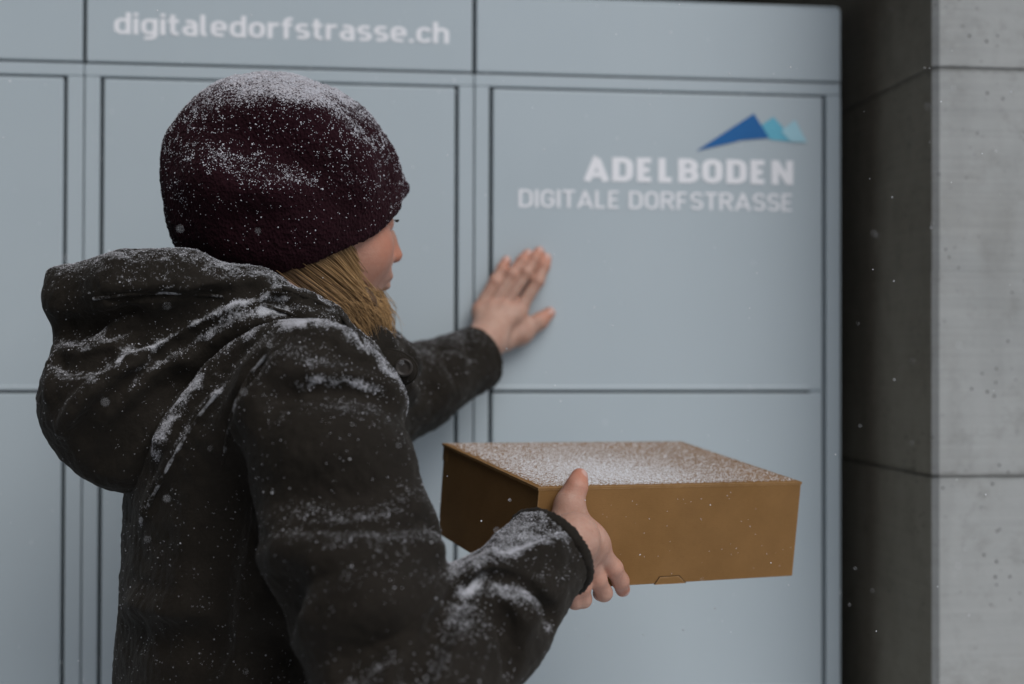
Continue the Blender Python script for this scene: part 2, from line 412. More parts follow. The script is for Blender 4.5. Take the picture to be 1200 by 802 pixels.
BLUE = m_noise('blue_vinyl_film', (0.008, 0.12, 0.36), (0.011, 0.135, 0.39), 40, 0.5, 0.03)
CYAN = m_noise('cyan_vinyl_film', (0.13, 0.47, 0.63), (0.15, 0.50, 0.66), 40, 0.5, 0.03)
PALE = m_noise('pale_blue_vinyl_film', (0.36, 0.62, 0.73), (0.40, 0.66, 0.76), 40, 0.5, 0.03)
BUTT = m_noise('dark_horn_button', (0.02, 0.018, 0.016), (0.05, 0.043, 0.038), 90, 0.35, 0.1)
TROU = m_noise('dark_blue_denim', (0.012, 0.016, 0.028), (0.025, 0.03, 0.045), 60, 0.85)
BOOT = m_noise('black_boot_leather', (0.012, 0.011, 0.01), (0.03, 0.026, 0.022), 40, 0.5)
WALLM = m_noise('dark_stained_timber', (0.02, 0.015, 0.012), (0.04, 0.03, 0.024), 9, 0.85, 0.3)
GRND = m_noise('trodden_snow', (0.55, 0.57, 0.6), (0.74, 0.76, 0.79), 4, 0.85, 0.6, 0.02)

# ------------------------------------------------------------------ setting
link('ground', mesh('ground', [(-600, -600, 0), (600, -600, 0), (600, 600, 0), (-600, 600, 0)], [(0, 1, 2, 3)]), GRND, kind='structure')

def flat_wall():
    # rear wall of the niche: upright dark boards
    root = empty('building_wall', (0, 0.75, 0), label='dark timber building wall behind the grey lockers', category='wall')
    me0 = box_mesh('board', (-0.098, 0, 0), (0.098, 0.03, 2.75), 0.004, 1); me0.materials.append(WALLM)
    for i in range(22):
        o = bpy.data.objects.new('board', me0); col.objects.link(o); o.parent = root; o.location = (-3.46 + 0.2 * i, random.uniform(-.002, .002), 0.012)
    link('backing', box_mesh('backing', (-3.6, 0.035, 0.002), (1.0, 0.2, 2.75)), DARK, root)
flat_wall()

# concrete pillar to the right of the locker, cast in lifts with recessed joints
PX0, PY0 = 0.735, -0.208
def pillar():
    root = empty('concrete_pillar', (PX0, PY0, 0), label='grey board-marked concrete pillar beside the lockers', category='pillar')
    zs = [0.0]
    for py in (558, 317, 80):
        zs.append(on_wall(1110, py, PY0)[2])
    
    zs = [0.002, zs[1] - 0.9, zs[1] - 0.45] + zs[1:] + [zs[3] + 0.47, 2.75]
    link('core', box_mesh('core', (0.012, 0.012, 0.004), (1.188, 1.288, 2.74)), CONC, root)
    for i, (a, b) in enumerate(zip(zs[:-1], zs[1:])):
        j = 0.0010 if i not in (3, 4) else 0.00005
        bm = bmesh.new(); bmesh.ops.create_cube(bm, size=1)
        for v in bm.verts:
            v.co = Vector((0.6 + v.co.x * 1.2, 0.65 + v.co.y * 1.3, (a + b) / 2 + v.co.z * (b - a - 2 * j)))
        vert = [e for e in bm.edges if abs(e.verts[0].co.z - e.verts[1].co.z) > .01]
        bmesh.ops.bevel(bm, geom=vert, offset=0.007, segments=1, affect='EDGES')
        if i not in (3, 4): bmesh.ops.bevel(bm, geom=[e for e in bm.edges if abs(e.verts[0].co.z - e.verts[1].co.z) < .001], offset=0.0016, segments=2, affect='EDGES')
        me = bpy.data.meshes.new('concrete_lift'); bm.to_mesh(me); bm.free()
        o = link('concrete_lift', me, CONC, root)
        o.location = (random.uniform(-.0006, .0006), random.uniform(-.0006, .0006), 0)
pillar()
def added_side_wall():  # unseen wall, added at the left to hold back sky light
    root = empty('sky_block_wall', (-1.385, -0.2, 0), label='added dark timber wall left of the lockers, blocking sky light', category='wall')
    link('sky_block_core', box_mesh('sky_block_core', (-0.30, -4.0, 0.002), (-0.032, 0.9, 4.4)), DARK, root)
    me0 = box_mesh('board', (-0.03, -0.098, 0), (0, 0.098, 4.4), 0.004, 1); me0.materials.append(WALLM)
    for i in range(24):
        o = bpy.data.objects.new('board', me0); col.objects.link(o); o.parent = root; o.location = (random.uniform(-.002, .002), -3.9 + .2 * i, 0.012)  # boards of the added sky-blocking wall
added_side_wall()
roof = empty('canopy_roof', (0, 0, 2.76), label='dark timber canopy roof above the lockers', category='roof')
link('slab', box_mesh('slab', (-1.38, -0.12, 0.03), (2.1, 1.3, 0.22), 0.005, 1), WALLM, roof)
link('fascia', box_mesh('fascia', (-1.38, -0.16, 0.0), (2.1, -0.123, 0.25), 0.004, 1), WALLM, roof)

# ------------------------------------------------------------------ lettering drawn as strokes
def arc(cx, cy, rx, ry, a0, a1, n=10):
    return [(cx + rx * math.cos(math.radians(a0 + (a1 - a0) * i / n)), cy + ry * math.sin(math.radians(a0 + (a1 - a0) * i / n))) for i in range(n + 1)]
def glyphs(s, caps):
    h = s / 2; G = {}
    if caps:
        T, B, M = 1 - h, h, 0.5; w = 0.62; R = w - s      # R: centre line right, left centre line at 0
        r = min(0.30, R / 2)
        G['A'] = (0.70, [[(-h * .35, 0), (0.35 - h, 1.0 - h * .6), (0.35 - h + .001, 1.0 - h * .6)], [(0.70 - 2 * h + h * .35, 0), (0.35 - h, 1.0 - h * .6)], [(0.10, 0.27), (0.60 - 2 * h, 0.27)]])
        G['D'] = (w, [[(0, 0), (0, 1)], [(0, T)] + [(R - r, T)] + arc(R - r, T - r, r, r, 90, 0)[1:] + arc(R - r, B + r, r, r, 0, -90) + [(0, B)]])
        G['E'] = (0.53, [[(0, 0), (0, 1)], [(0, T), (0.53 - s, T)], [(0, M), (0.48 - s, M)], [(0, B), (0.53 - s, B)]])
        G['F'] = (0.51, [[(0, 0), (0, 1)], [(0, T), (0.52 - s, T)], [(0, M - .03), (0.47 - s, M - .03)]])
        G['L'] = (0.48, [[(0, 0), (0, 1)], [(0, B), (0.50 - s, B)]])
        G['I'] = (s, [[(0, 0), (0, 1)]])
        G['T'] = (0.56, [[((0.56 - s) / 2, 0), ((0.56 - s) / 2, 1)], [(-h, T), (0.56 - h, T)]])
        G['N'] = (0.66, [[(0, 0), (0, 1)], [(0.66 - s, 0), (0.66 - s, 1)], [(0, 0.97), (0.66 - s, 0.03)]])
        G['O'] = (w, [arc(r, T - r, r, r, 180, 90) + arc(R - r, T - r, r, r, 90, 0) + arc(R - r, B + r, r, r, 0, -90) + arc(r, B + r, r, r, -90, -180) + [(0, T - r)]])
        G['G'] = (w, [[(R, T - r)] + arc(R - r, T - r, r, r, 0, 90) + arc(r, T - r, r, r, 90, 180) + arc(r, B + r, r, r, 180, 270) + arc(R - r, B + r, r, r, -90, 0) + [(R, M - .02)], [(R + h, M - .02), (R * .52, M - .02)]])
        q = (T - M) / 2
        G['R'] = (0.62, [[(0, 0), (0, 1)], [(0, T), (R - q, T)] + arc(R - q, M + q, q, q, 90, -90) + [(0, M)], [(R * .45, M), (R + .02, 0)]])
        G['B'] = (0.60, [[(0, 0), (0, 1)], [(0, T), (R - q - .02, T)] + arc(R - q - .02, M + q, q, q, 90, -90) + [(0, M)], [(R - q - .02, M)] + arc(R - q, (M + B) / 2, q, (M - B) / 2, 90, -90) + [(0, B)]])
        q2 = (T - M) / 2; sr = min(q2, R / 2); e = R - .03
        G['S'] = (0.57, [[(e, T - q2 * .7)] + arc(e - sr, T - sr, sr, sr, 15, 90)[1:] + arc(sr, T - q2, sr, q2, 90, 270) + arc(e - sr, B + q2, sr, q2, 90, -90) + arc(sr, B + sr, sr, sr, -90, -165)])
    else:
        X = 0.74; T, B = X - h, h; w = 0.52; R = w - s; r = min(0.22, R / 2); D = -0.24
        bowl = arc(r, T - r, r, r, 180, 90) + arc(R - r, T - r, r, r, 90, 0) + arc(R - r, B + r, r, r, 0, -90) + arc(r, B + r, r, r, -90, -180) + [(0, T - r)]
        G['o'] = (w, [bowl]); G['d'] = (w, [bowl, [(R, 0), (R, 1)]])
        G['g'] = (w, [bowl, [(R, X), (R, D + h + r)] + arc(R - r, D + h + r, r, r, 0, -90)[1:] + [(0.02, D + h)]])
        G['i'] = (s, [[(0, 0), (0, X)], [(0, X + .10), (0, X + .10 + s)]])
        G['l'] = (s + .09, [[(0, 1), (0, B + .09)] + arc(.09, B + .09, .09, .09, 180, 270)[1:] + [(.12, B)]])
        G['t'] = (0.36, [[(0.07, 0.95), (0.07, B + .12)] + arc(.19, B + .12, .12, .12, 180, 270)[1:] + [(0.36 - h - .02, B)], [(-h, T), (0.36 - h - .02, T)]])
        G['f'] = (0.35, [[(0.07, 0), (0.07, 1 - h - .12)] + arc(.19, 1 - h - .12, .12, .12, 180, 90)[1:] + [(.35 - h, 1 - h)], [(-h, T), (0.35 - h - .02, T)]])
        G['r'] = (0.36, [[(0, 0), (0, X)], [(0, T - .2)] + arc(.2, T - .2, .2, .2, 180, 90)[1:] + [(.36 - h, T)]])
        G['c'] = (0.47, [arc(R - r, T - r, r, r, 20, 90) + arc(r, T - r, r, r, 90, 180) + arc(r, B + r, r, r, 180, 270) + arc(R - r, B + r, r, r, -90, -20)])
        mz = X / 2
        G['e'] = (w, [[(0, mz), (R, mz)], [(R, mz - h), (R, T - r)] + arc(R - r, T - r, r, r, 0, 90)[1:] + arc(r, T - r, r, r, 90, 180) + arc(r, B + r, r, r, 180, 270) + [(R - .03, B)]])
        ab = (mz + .05 - B) / 2
        G['a'] = (0.49, [[(.04, T)] + [(R - .03 - .15, T)] + arc(R - .03 - .15, T - .15, .15, .15, 90, 0)[1:] + [(R - .03, 0)], [(R - .03, mz + .05)] + arc(ab, B + ab, ab, ab, 90, 270) + [(R - .03, B)]])
        G['h'] = (w, [[(0, 0), (0, 1)], [(0, T - .2)] + arc(.2, T - .2, .2, .2, 180, 90)[1:] + arc(R - .17, T - .17, .17, .17, 90, 0)[1:] + [(R, 0)]])
        sq = (T - B) / 4; e = R - .04
        G['s'] = (0.46, [[(e, T - .02), (e - sq, T)] + arc(sq, T - sq, sq, sq, 90, 270) + arc(e - sq, B + sq, sq, sq, 90, -90) + [(0, B + .01)]])
        G['.'] = (s, [[(0, 0), (0, s)]])
    return G
def stroke_strip(pts, wd, z, V, Fc):
    pts = [np.array(p, float) for p in pts]
    pts = [p for i, p in enumerate(pts) if i == 0 or np.linalg.norm(p - pts[i - 1]) > 1e-5]
    closed = np.linalg.norm(pts[0] - pts[-1]) < 1e-4 and len(pts) > 3
    n = len(pts); base = len(V)
    for i in range(n):
        if closed: a, b = pts[(i - 1) % (n - 1)], pts[(i + 1) % (n - 1)] if i < n - 1 else pts[1]
        else: a, b = pts[max(i - 1, 0)], pts[min(i + 1, n - 1)]
        d1 = pts[i] - a; d2 = b - pts[i]
        d1 = d1 / (np.linalg.norm(d1) or 1); d2 = d2 / (np.linalg.norm(d2) or 1)
        t = d1 + d2; t = t / (np.linalg.norm(t) or 1); nn = np.array([-t[1], t[0]])
        c = max(0.5, float(abs(nn @ np.array([-d2[1], d2[0]]))) if (np.linalg.norm(d2) > 0) else 1.0)
        for sg in (1, -1):
            q = pts[i] + sg * nn * wd / 2 / c; V.append((q[0], z, q[1]))
    for i in range(n - 1):
        k = base + 2 * i; Fc.append((k, k + 1, k + 3, k + 2))
def lettering(name, text, x0, x1, z0, height, sw, caps, parent, gap, space=0.3):
    G = glyphs(sw, caps); V, Fc = [], []; x = 0.0; k = 0
    for ch in text:
        if ch == ' ': x += space; continue
        wdt, strokes = G[ch]
        for st in strokes:
            stroke_strip([(x + sw / 2 + p[0], p[1]) for p in st], sw, -(k % 9) * 0.004, V, Fc); k += 1
        x += wdt + gap
    tot = x - gap; sx = (x1 - x0) / tot
    Vw = [(x0 + v[0] * sx, -0.0003 + v[1] * 0.012, z0 + v[2] * height) for v in V]
    o = link(name, mesh(name, Vw, Fc), WHITE, parent); return o

# ------------------------------------------------------------------ parcel locker
SEAM = [-1.351, -0.8405, -0.3302, 0.1795, 0.6900]
ROWS = [1.6851, 1.2754, 0.8657, 0.4560, 0.075]
HB, HT = 1.7053, 1.8105
locker = empty('parcel_locker', ((SEAM[0] + SEAM[-1]) / 2, 0.3, 0), label='grey steel parcel locker bank with square doors and white lettering', category='locker')
LO = np.array(locker.location)
def lpart(name, lo, hi, mat=LOCK, bevel=0.0012, parent=None, seg=2):
    # meshes are written in world space, then shifted so that children sit under the locker
    me = box_mesh(name, np.array(lo) - LO, np.array(hi) - LO, bevel, seg)
    return link(name, me, mat, parent or locker)
lpart('cabinet', (SEAM[0] + .001, 0.024, 0.03), (SEAM[-1] - .002, 0.6, HT - .004), DARK, 0.0)
lpart('side_panel', (SEAM[-1] - .0018, 0.006, 0.03), (SEAM[-1] + .0005, 0.602, HT - .001), LOCK, 0.0004, None, 1)
lpart('top_panel', (SEAM[0], 0.002, HT - .0035), (SEAM[-1] - .002, 0.601, HT), LOCK, 0.0008, None, 1)
lpart('plinth', (SEAM[0] + .01, 0.03, 0.001), (SEAM[-1] - .01, 0.58, 0.05), DARK, 0.001)
G2 = 0.0024                                         # half gap round a door
doors = {}; headers = {}
for c in range(4):
    a, b = SEAM[c], SEAM[c + 1]; e0 = 0.0009; e1 = 0.0009 if c < 3 else 0.0
    xl, xr = a + 0.0227, b - 0.0235
    lpart('stile', (a + e0, 0.0, 0.03), (xl - G2, 0.022, ROWS[0] + 0.0012))
    lpart('stile', (xr + G2, 0.0, 0.03), (b - e1, 0.022, ROWS[0] + 0.0012))
    lpart('rail', (a + e0 * .6, 0.0008, ROWS[0] + 0.0020), (b - e1, 0.022, HB - 0.0022))
    lpart('rail', (xl - G2 + .0004, 0.001, 0.03), (xr + G2 - .0004, 0.021, ROWS[-1] - .002))
    headers[c] = lpart('header_panel', (a + (0.0026 if c else .001), 0.0, HB + 0.0006), (b - (0.0026 if c < 3 else 0.0), 0.02, HT - .004), LOCK, 0.0016)
    for r in range(4):
        o_ = doors[c, r] = lpart('door', (xl + G2, -0.0008 + random.uniform(-.0004, .0004), ROWS[r + 1] + 0.0024), (xr - G2, 0.019, ROWS[r] - 0.0012), LOCK, 0.0022, None, 3)
        for v in o_.data.vertices:
            if v.co.z < ROWS[r + 1] + .0075 and v.co.y > -LO[1] + .004: pass
        lpart('door_lip', (xl + G2 + .001, -0.0022, ROWS[r + 1] + 0.0022), (xr - G2 - .019, 0.004, ROWS[r + 1] + 0.0088), LOCK, 0.0018, doors[c, r], 2)
    for r in range(1, 4):
        lpart('hinge_tab', (xr - 0.019, 0.0026, ROWS[r] - 0.0028), (xr - 0.0015, 0.018, ROWS[r] + 0.0048), LOCK, 0.0005, None, 1)
def film(name, poly, mat, parent, y):
    V = [on_wall(x, z, 0) - LO for x, z in poly]
    for v in V: v[1] = y - LO[1]
    n = len(V); link(name, mesh(name, V, [tuple(range(n))]), mat, parent)
def shift(o):
    o.data.transform(Matrix.Translation(-Vector(LO))); o.data.update()
shift(lettering('lettering', 'digitaledorfstrasse.ch', -0.2925, 0.1452, 1.7430, 0.0283, 0.155, False, headers[2], 0.085))
d = doors[3, 0]
o = lettering('lettering', 'ADELBODEN', 0.330, 0.6216, 1.5615, 0.0330, 0.215, True, d, 0.115); shift(o); o.location.y = -0.0009
o = lettering('lettering', 'DIGITALE DORFSTRASSE', 0.2403, 0.6216, 1.5248, 0.0240, 0.135, True, d, 0.115); shift(o); o.location.y = -0.0009
film('logo_peak', [(816, 177), (870, 164.5), (901, 162), (883, 133.5)], BLUE, d, -0.0020)
film('logo_peak', [(892, 147), (902, 164), (927, 166.5), (921, 154), (906, 137.5)], CYAN, d, -0.0016)
film('logo_peak', [(915, 154), (926, 166.8), (945, 167), (931, 141)], PALE, d, -0.0024)

nk = 260; gx = rng.uniform(SEAM[1], SEAM[-1], nk); gz = rng.uniform(.9, 1.79, nk)
for i in range(nk):
    q = rng.random()
    if q < .45: gz[i] = rng.choice([HB - .002, ROWS[0], ROWS[1] + .0088, HB + .001]) + rng.normal(0, .0012)
    elif q < .75: gx[i] = rng.choice([c_ + o_ for c_ in SEAM[1:-1] for o_ in (-.0235, .0, .0227)]) + rng.normal(0, .0015)
gp = np.stack([gx, np.full(nk, -.0012), gz], 1) - LO
link('snow_specks', grains_mesh('snow_specks', gp, np.tile([0, -1.0, 0], (nk, 1)), rng.uniform(.0003, .0009, nk), .6), SNOW, locker, kind='stuff')

# ------------------------------------------------------------------ cardboard box
by, bp, br = (math.radians(a) for a in (25.914, 6.788, -1.434))
ex = np.array([math.cos(by), 0, math.sin(by)]); ez = np.array([-math.sin(by), 0, math.cos(by)]); ey = np.array([0, 1.0, 0])
ez, ey = math.cos(bp) * ez + math.sin(bp) * ey, math.cos(bp) * ey - math.sin(bp) * ez
ex, ey = math.cos(br) * ex + math.sin(br) * ey, math.cos(br) * ey - math.sin(br) * ex
def c2w(v): return v[0] * RT + v[1] * UP + v[2] * FW
BX, BY, BZ = c2w(ex), c2w(ey), c2w(ez)               # right, up, away from the front face
BO = C(0.02566, -0.13960, 1.37); BW, BH, BD = 0.3136, 0.1036, 0.2369
bc = BO + BX * BW / 2 - BY * BH + BZ * BD / 2        # centre of the base
Rb = Matrix(((BX[0], BZ[0], BY[0], bc[0]), (BX[1], BZ[1], BY[1], bc[1]), (BX[2], BZ[2], BY[2], bc[2]), (0, 0, 0, 1)))
parcel = empty('cardboard_box', label='brown cardboard mailer box dusted with snow, held in the bare hand', category='box')
parcel.matrix_world = Rb
hw, hd = BW / 2, BD / 2
def bpart(name, lo, hi, bevel=0.0012, parent=None, snow=0.0):
    me = box_mesh(name, lo, hi, bevel, 2); attr(me, 'snow', np.full(len(me.vertices), snow)); return link(name, me, CARD, parent or parcel)
bpart('body', (-hw + .002, -hd + .0026, 0.0), (hw - .002, hd, BH - .0042))
fl = bpart('front_flap', (-hw + .0004, -hd, 0.0006), (hw - .0004, -hd + .0024, BH - .0016), 0.0009)
# lid, finely divided so that the cardboard can sag and hold snow
nx, ny = 70, 52; LV, LF, SN = [], [], []
for j in range(ny + 1):
    for i in range(nx + 1):
        x = -hw - .0004 + (BW + .0008) * i / nx; y = -hd - .0003 + (BD + .0006) * j / ny
        fx, fy = i / nx, j / ny; ed = min(fx, 1 - fx, fy, 1 - fy)
        z = BH - 0.0018 * math.sin(math.pi * fx) * math.sin(math.pi * fy) - (0.0009 if ed < 1e-6 else 0)
        LV.append((x, y, z)); SN.append(0.0 if ed < .012 else 0.56 + .22 * math.exp(-((fx - .36) / .33) ** 2 - ((fy - .25) / .42) ** 2) - 0.25 * max(0, fx - .55) - .5 * max(0, .05 - ed) * 10)
n0 = len(LV); ring = [i for i in range(nx + 1)] + [(nx + 1) * j + nx for j in range(1, ny + 1)] + [(nx + 1) * ny + i for i in range(nx - 1, -1, -1)] + [(nx + 1) * j for j in range(ny - 1, 0, -1)]
for j in range(ny):
    for i in range(nx): a = j * (nx + 1) + i; LF.append((a, a + 1, a + nx + 2, a + nx + 1))
for q in ring: LV.append((LV[q][0], LV[q][1], BH - .0036)); SN.append(0)
m_ = len(ring)
for i in range(m_): LF.append((ring[(i + 1) % m_], ring[i], n0 + i, n0 + (i + 1) % m_))
LF.append(tuple(n0 + i for i in range(m_ - 1, -1, -1)))
me = mesh('lid', LV, LF); attr(me, 'snow', SN); lid = link('lid', me, CARD, parcel)
bpart('side_flap', (-hw + .0016, hd - .012, BH - .020), (-hw + .0030, hd + .0009, BH - .0038), 0.0003)
bpart('side_flap', (hw - .0022, -hd + .002, BH - .024), (hw - .0016, hd - .004, BH - .0038), 0.0003)
# lock tab cut into the lower edge of the front
tb = []
for px, py in ((767, 685.2), (773, 676.5), (795, 675), (803, 683.2)):
    v = ray(px, py); t = ((BO - CAM) @ BZ) / (v @ BZ); q = CAM + v * t - bc; tb.append((q @ BX, q @ BY))
V = [(x, -hd - .0010, z) for x, z in tb] + [(x, -hd + .0012, z) for x, z in tb]
me = mesh('lock_tab', V, [(0, 3, 2, 1), (0, 1, 5, 4), (1, 2, 6, 5), (2, 3, 7, 6), (3, 0, 4, 7)]); attr(me, 'snow', [0] * 8); link('lock_tab', me, CARD, parcel)
SLOT = m_noise('cut_cardboard_edge', (0.045, 0.024, 0.009), (0.06, 0.033, 0.013), 80, 0.9)
cx_ = sum(q[0] for q in tb) / 4; sl_v = [(cx_ + (x - cx_) * 1.07, -hd - .0003, z + (.0008 if z > .004 else 0)) for x, z in tb]
link('tab_slot', mesh('tab_slot', sl_v, [(0, 3, 2, 1)]), SLOT, fl)
# loose crystals on the lid
nl = 22000; fx, fy = rng.random((2, nl)); keep = rng.random(nl) < np.clip(0.55 + .38 * np.exp(-((fx - .36) / .33) ** 2 - ((fy - .25) / .42) ** 2) - .3 * np.maximum(0, fx - .55), 0, 1)
fx, fy = fx[keep] * .98 + .01, fy[keep] * .98 + .01
pp = np.stack([-hw + BW * fx, -hd + BD * fy, BH - 0.0018 * np.sin(math.pi * fx) * np.sin(math.pi * fy)], 1)
o = link('snow_dusting', grains_mesh('snow_dusting', pp, np.tile([0, 0, 1.0], (len(pp), 1)), rng.uniform(.00025, .00062, len(pp)) * (1 + .8 * (rng.random(len(pp)) < .05)), 0.55), SNOW, lid, kind='stuff')
nf = 60; pp = np.stack([rng.uniform(-hw + .01, hw - .005, nf), np.full(nf, -hd), rng.uniform(.01, BH - .01, nf)], 1)
link('snow_dusting', grains_mesh('snow_dusting', pp, np.tile([0, -1.0, 0], (nf, 1)), rng.uniform(.0002, .0005, nf), 0.6), SNOW, fl, kind='stuff')

def on_box(px, py, off):                 # point above the front face of the box
    v = ray(px, py); t = ((BO - BZ * off - CAM) @ BZ) / (v @ BZ); return CAM + v * t

# ------------------------------------------------------------------ person
Z3 = np.array([0, 0, 1.0])
bf = math.radians(30)                    # trunk turned this far from the picture plane towards the lockers
h_r = RT - Z3 * RT[2]; h_r /= np.linalg.norm(h_r); h_f = FW - Z3 * FW[2]; h_f /= np.linalg.norm(h_f)
FB = h_r * math.cos(bf) + h_f * math.sin(bf); LB = np.cross(Z3, FB)
TC = C(-0.25, -0.06, 1.44)               # middle of the chest at shoulder height
person = empty('person', (TC[0], TC[1], 0), label='person in snowy maroon beanie and dark hooded jacket, one palm on the locker', category='person')
PO = np.array(person.location)
def ppart(name, V, Q, mat, parent=None, attrs=None, smooth=True, **props):
    me = np_mesh(name, V - PO, Q)
    for k, v in (attrs or {}).items(): attr(me, k, v)
    return link(name, me, mat, parent or person, smooth, **props)

SHR = P(370, 480, 1.285); ELR = P(474, 815, 1.15); WRR = P(636, 656, 1.282)
SHL = C(-0.325, -0.045, 1.58); ELL = P(405, 498, 1.66); WRL = P(551, 424, 1.825)

# --- body: head, neck and trunk as one surface, the hands finer on the same mesh
hs = 0.90; hyaw = math.radians(33)
HF = h_r * math.cos(hyaw) + h_f * math.sin(hyaw); HR = np.cross(HF, Z3)
tilt = math.radians(-4); HU = Z3 * math.cos(tilt) - HF * math.sin(tilt); HF = HF * math.cos(tilt) + Z3 * math.sin(tilt)
HO = P(363, 252, 1.49)
def hd_(f, r, u): return HO + hs * (f * HF + r * HR + u * HU)
HA = [HF, HR, HU]
def S(*a): return np.array(a) * hs
hf_ = Field(HO - [.16, .16, .22], HO + [.16, .16, .16], 0.0024)
hf_.ell(hd_(-.005, 0, .028), HA, S(.098, .076, .092)).ell(hd_(.03, 0, -.045), HA, S(.066, .057, .073), .03)
hf_.ell(hd_(.066, 0, -.092), HA, S(.022, .024, .02), .025)
for s in (-1, 1):
    hf_.ell(hd_(.055, s * .036, -.036), HA, S(.032, .028, .032), .025)
    hf_.ell(hd_(.078, s * .028, .020), HA, S(.016, .024, .010), .014)
    hf_.ell(hd_(.094, s * .031, -.002), HA, S(.014, .019, .011), .012, True)
    hf_.ell(hd_(.078, s * .031, -.002), HA, S(.0145, .0160, .0135), .004)
    hf_.ell(hd_(.098, s * .0115, -.040), HA, S(.010, .0075, .007), .006)
    hf_.ell(hd_(.002, s * .073, .012), HA, S(.014, .007, .028), .006)
hf_.chain([hd_(.090, 0, .012), hd_(.103, 0, -.015), hd_(.1145, 0, -.034)], [.007 * hs, .0085 * hs, .0098 * hs], .010)
hf_.ell(hd_(.090, 0, -.060), HA, S(.016, .026, .014), .015)
hf_.ell(hd_(.101, 0, -.0625), HA, S(.0075, .022, .0052), .004).ell(hd_(.0995, 0, -.0735), HA, S(.008, .019, .0060), .004)
hf_.chain([hd_(.109, -.025, -.0678), hd_(.111, 0, -.0675), hd_(.109, .025, -.0678)], .0022, .003, True)
hf_.cone(hd_(-.02, 0, -.06), hd_(-.045, 0, -.20), .056, .060, .025)
HVh, HQh = hf_.nets(); HVh = relax(HVh, HQh, 1, .4)
def close(Vv, p, r): return np.clip(1 - np.linalg.norm(Vv - p, axis=1) / r, 0, 1)
blush_h = np.clip(close(HVh, hd_(.116, 0, -.036), .022) * 1.2 + close(HVh, hd_(.070, .05, -.030), .060) * .95 + close(HVh, hd_(.070, -.05, -.030), .060) * .95 + 1.2 * close(HVh, hd_(.104, 0, -.068), .018) + .12, 0, 1)

tf = Field(TC - [.34, .34, .5], TC + [.34, .45, .16], 0.007)
tf.trunk(TC - Z3 * .46, TC + Z3 * .02, (FB, LB), (.10, .15), (.10, .16), .02, .05)
tf.cone(TC + Z3 * .0, HO - Z3 * .1, .058, .054, .04)
tf.chain([SHR, ELR, WRR], [.05, .04, .028], .03).chain([SHL, ELL, WRL], [.05, .04, .028], .03)
TV, TQ = tf.nets()

def build_hand(Fd, wrist, elbow, mcps, fingers, thumb, dorsal, rw=0.024):
    """fingers: list of joint chains from the knuckle on; thumb: chain from its root"""
    Fd.cone(elbow, wrist, rw * 1.12, rw, .01)
    for m, rr in mcps: Fd.cone(wrist, m, rw * .62, rr, .014)
    for j in range(len(mcps) - 1):
        a, b = mcps[j], mcps[j + 1]; Fd.cone(a[0] * .84 + wrist * .16, b[0] * .84 + wrist * .16, a[1] * .9, b[1] * .9, .008)
    for m, rr in mcps:
        st_ = wrist * .45 + m * .55
        Fd.cone(st_ + dorsal * (rw * .30 + rr * .2), m + dorsal * rr * .42, .0030, .0050, .007)
    for pts, rs in fingers: 
        Fd.ell(pts[1] + dorsal * rs[1] * .12, np.eye(3), np.full(3, rs[1] * .96), .003)
        T = Fd.blank(); T.chain(pts, rs, .004)
        a, d = Fd.v, T.v; k = .002; h = np.clip(.5 + .5 * (d - a) / k, 0, 1); Fd.v = (d * (1 - h) + a * h - k * h * (1 - h)).astype(np.float32)
    Fd.chain(thumb[0], thumb[1], .007)
    Fd.cone(thumb[0][1], mcps[-1][0], thumb[1][1] * .62, mcps[-1][1] * .7, .016)

# left hand, flat on the locker door
def W(px, py, off): return on_wall(px, py, -off)
wl = P(571, 399, 1.862)
lm = [(W(561, 362, .0195), .0085), (W(576, 358, .0225), .0088), (W(592, 357, .0235), .0090), (W(608, 364, .0215), .0090)]
lfing = [([lm[0][0], W(580, 330, .0175), W(588.5, 315, .0125), W(593.5, 305.5, .0090)], [.0084, .0079, .0073, .0064]),
         ([lm[1][0], W(600, 322, .020), W(612, 306, .014), W(618.5, 298, .0095)], [.0087, .0083, .0078, .0069]),
         ([lm[2][0], W(616.5, 320, .0215), W(627, 303, .015), W(632, 295, .0097)], [.0089, .0085, .0080, .0070]),
         ([lm[3][0], W(630, 330, .0195), W(637.5, 312, .014), W(640.5, 303, .0095)], [.0089, .0085, .0079, .0070])]
lth = ([W(590, 400, .024), W(611, 391, .018), W(632, 377, .0135), W(644, 367, .0105)], [.0150, .0132, .0105, .0080])
lf = Field(np.array([0.14, -.14, 1.25]), np.array([.33, .006, 1.50]), 0.0015)
build_hand(lf, wl, wl + (ELL - wl) * .3, lm, lfing, lth, np.array([0, -1.0, 0]), .026)
lf.cone(W(566, 368, .018), W(600, 370, .020), .010, .010, .012)
LVv, LQ = lf.nets(); LVv = relax(LVv, LQ, 1, .5)
tips_l = [f[0][-1] for f in lfing] + [lth[0][-1]]
kn_l = [m[0] for m in lm] + [f[0][1] for f in lfing]

# right hand, clamped round the near edge of the box
def Bx(px, py, off): return on_box(px, py, off)
wr = P(672, 632, 1.318)
under = BZ
rm = [(Bx(672, 668, .016), .0090), (Bx(680, 660, .0185), .0096), (Bx(689, 650, .0195), .0100), (Bx(699, 641, .0185), .0100)]
rfing = [([rm[0][0], Bx(672, 692, .016), Bx(674, 705, .011), Bx(676, 704, .0) + BZ * .012], [.0088, .0080, .0076, .0070]),
         ([rm[1][0], Bx(682, 688, .0175), Bx(683.5, 703, .0125), Bx(684, 704.5, .001) + BZ * .012], [.0093, .0085, .0080, .0074]),
         ([rm[2][0], Bx(700, 679, .0180), Bx(707.5, 695, .0125), Bx(709, 699, .001) + BZ * .011], [.0098, .0089, .0084, .0078]),
         ([rm[3][0], Bx(719, 666, .0170), Bx(727, 681, .0125), Bx(731.5, 692, .004) + BZ * .003], [.0098, .0088, .0083, .0075])]
thb = BO + BX * .03
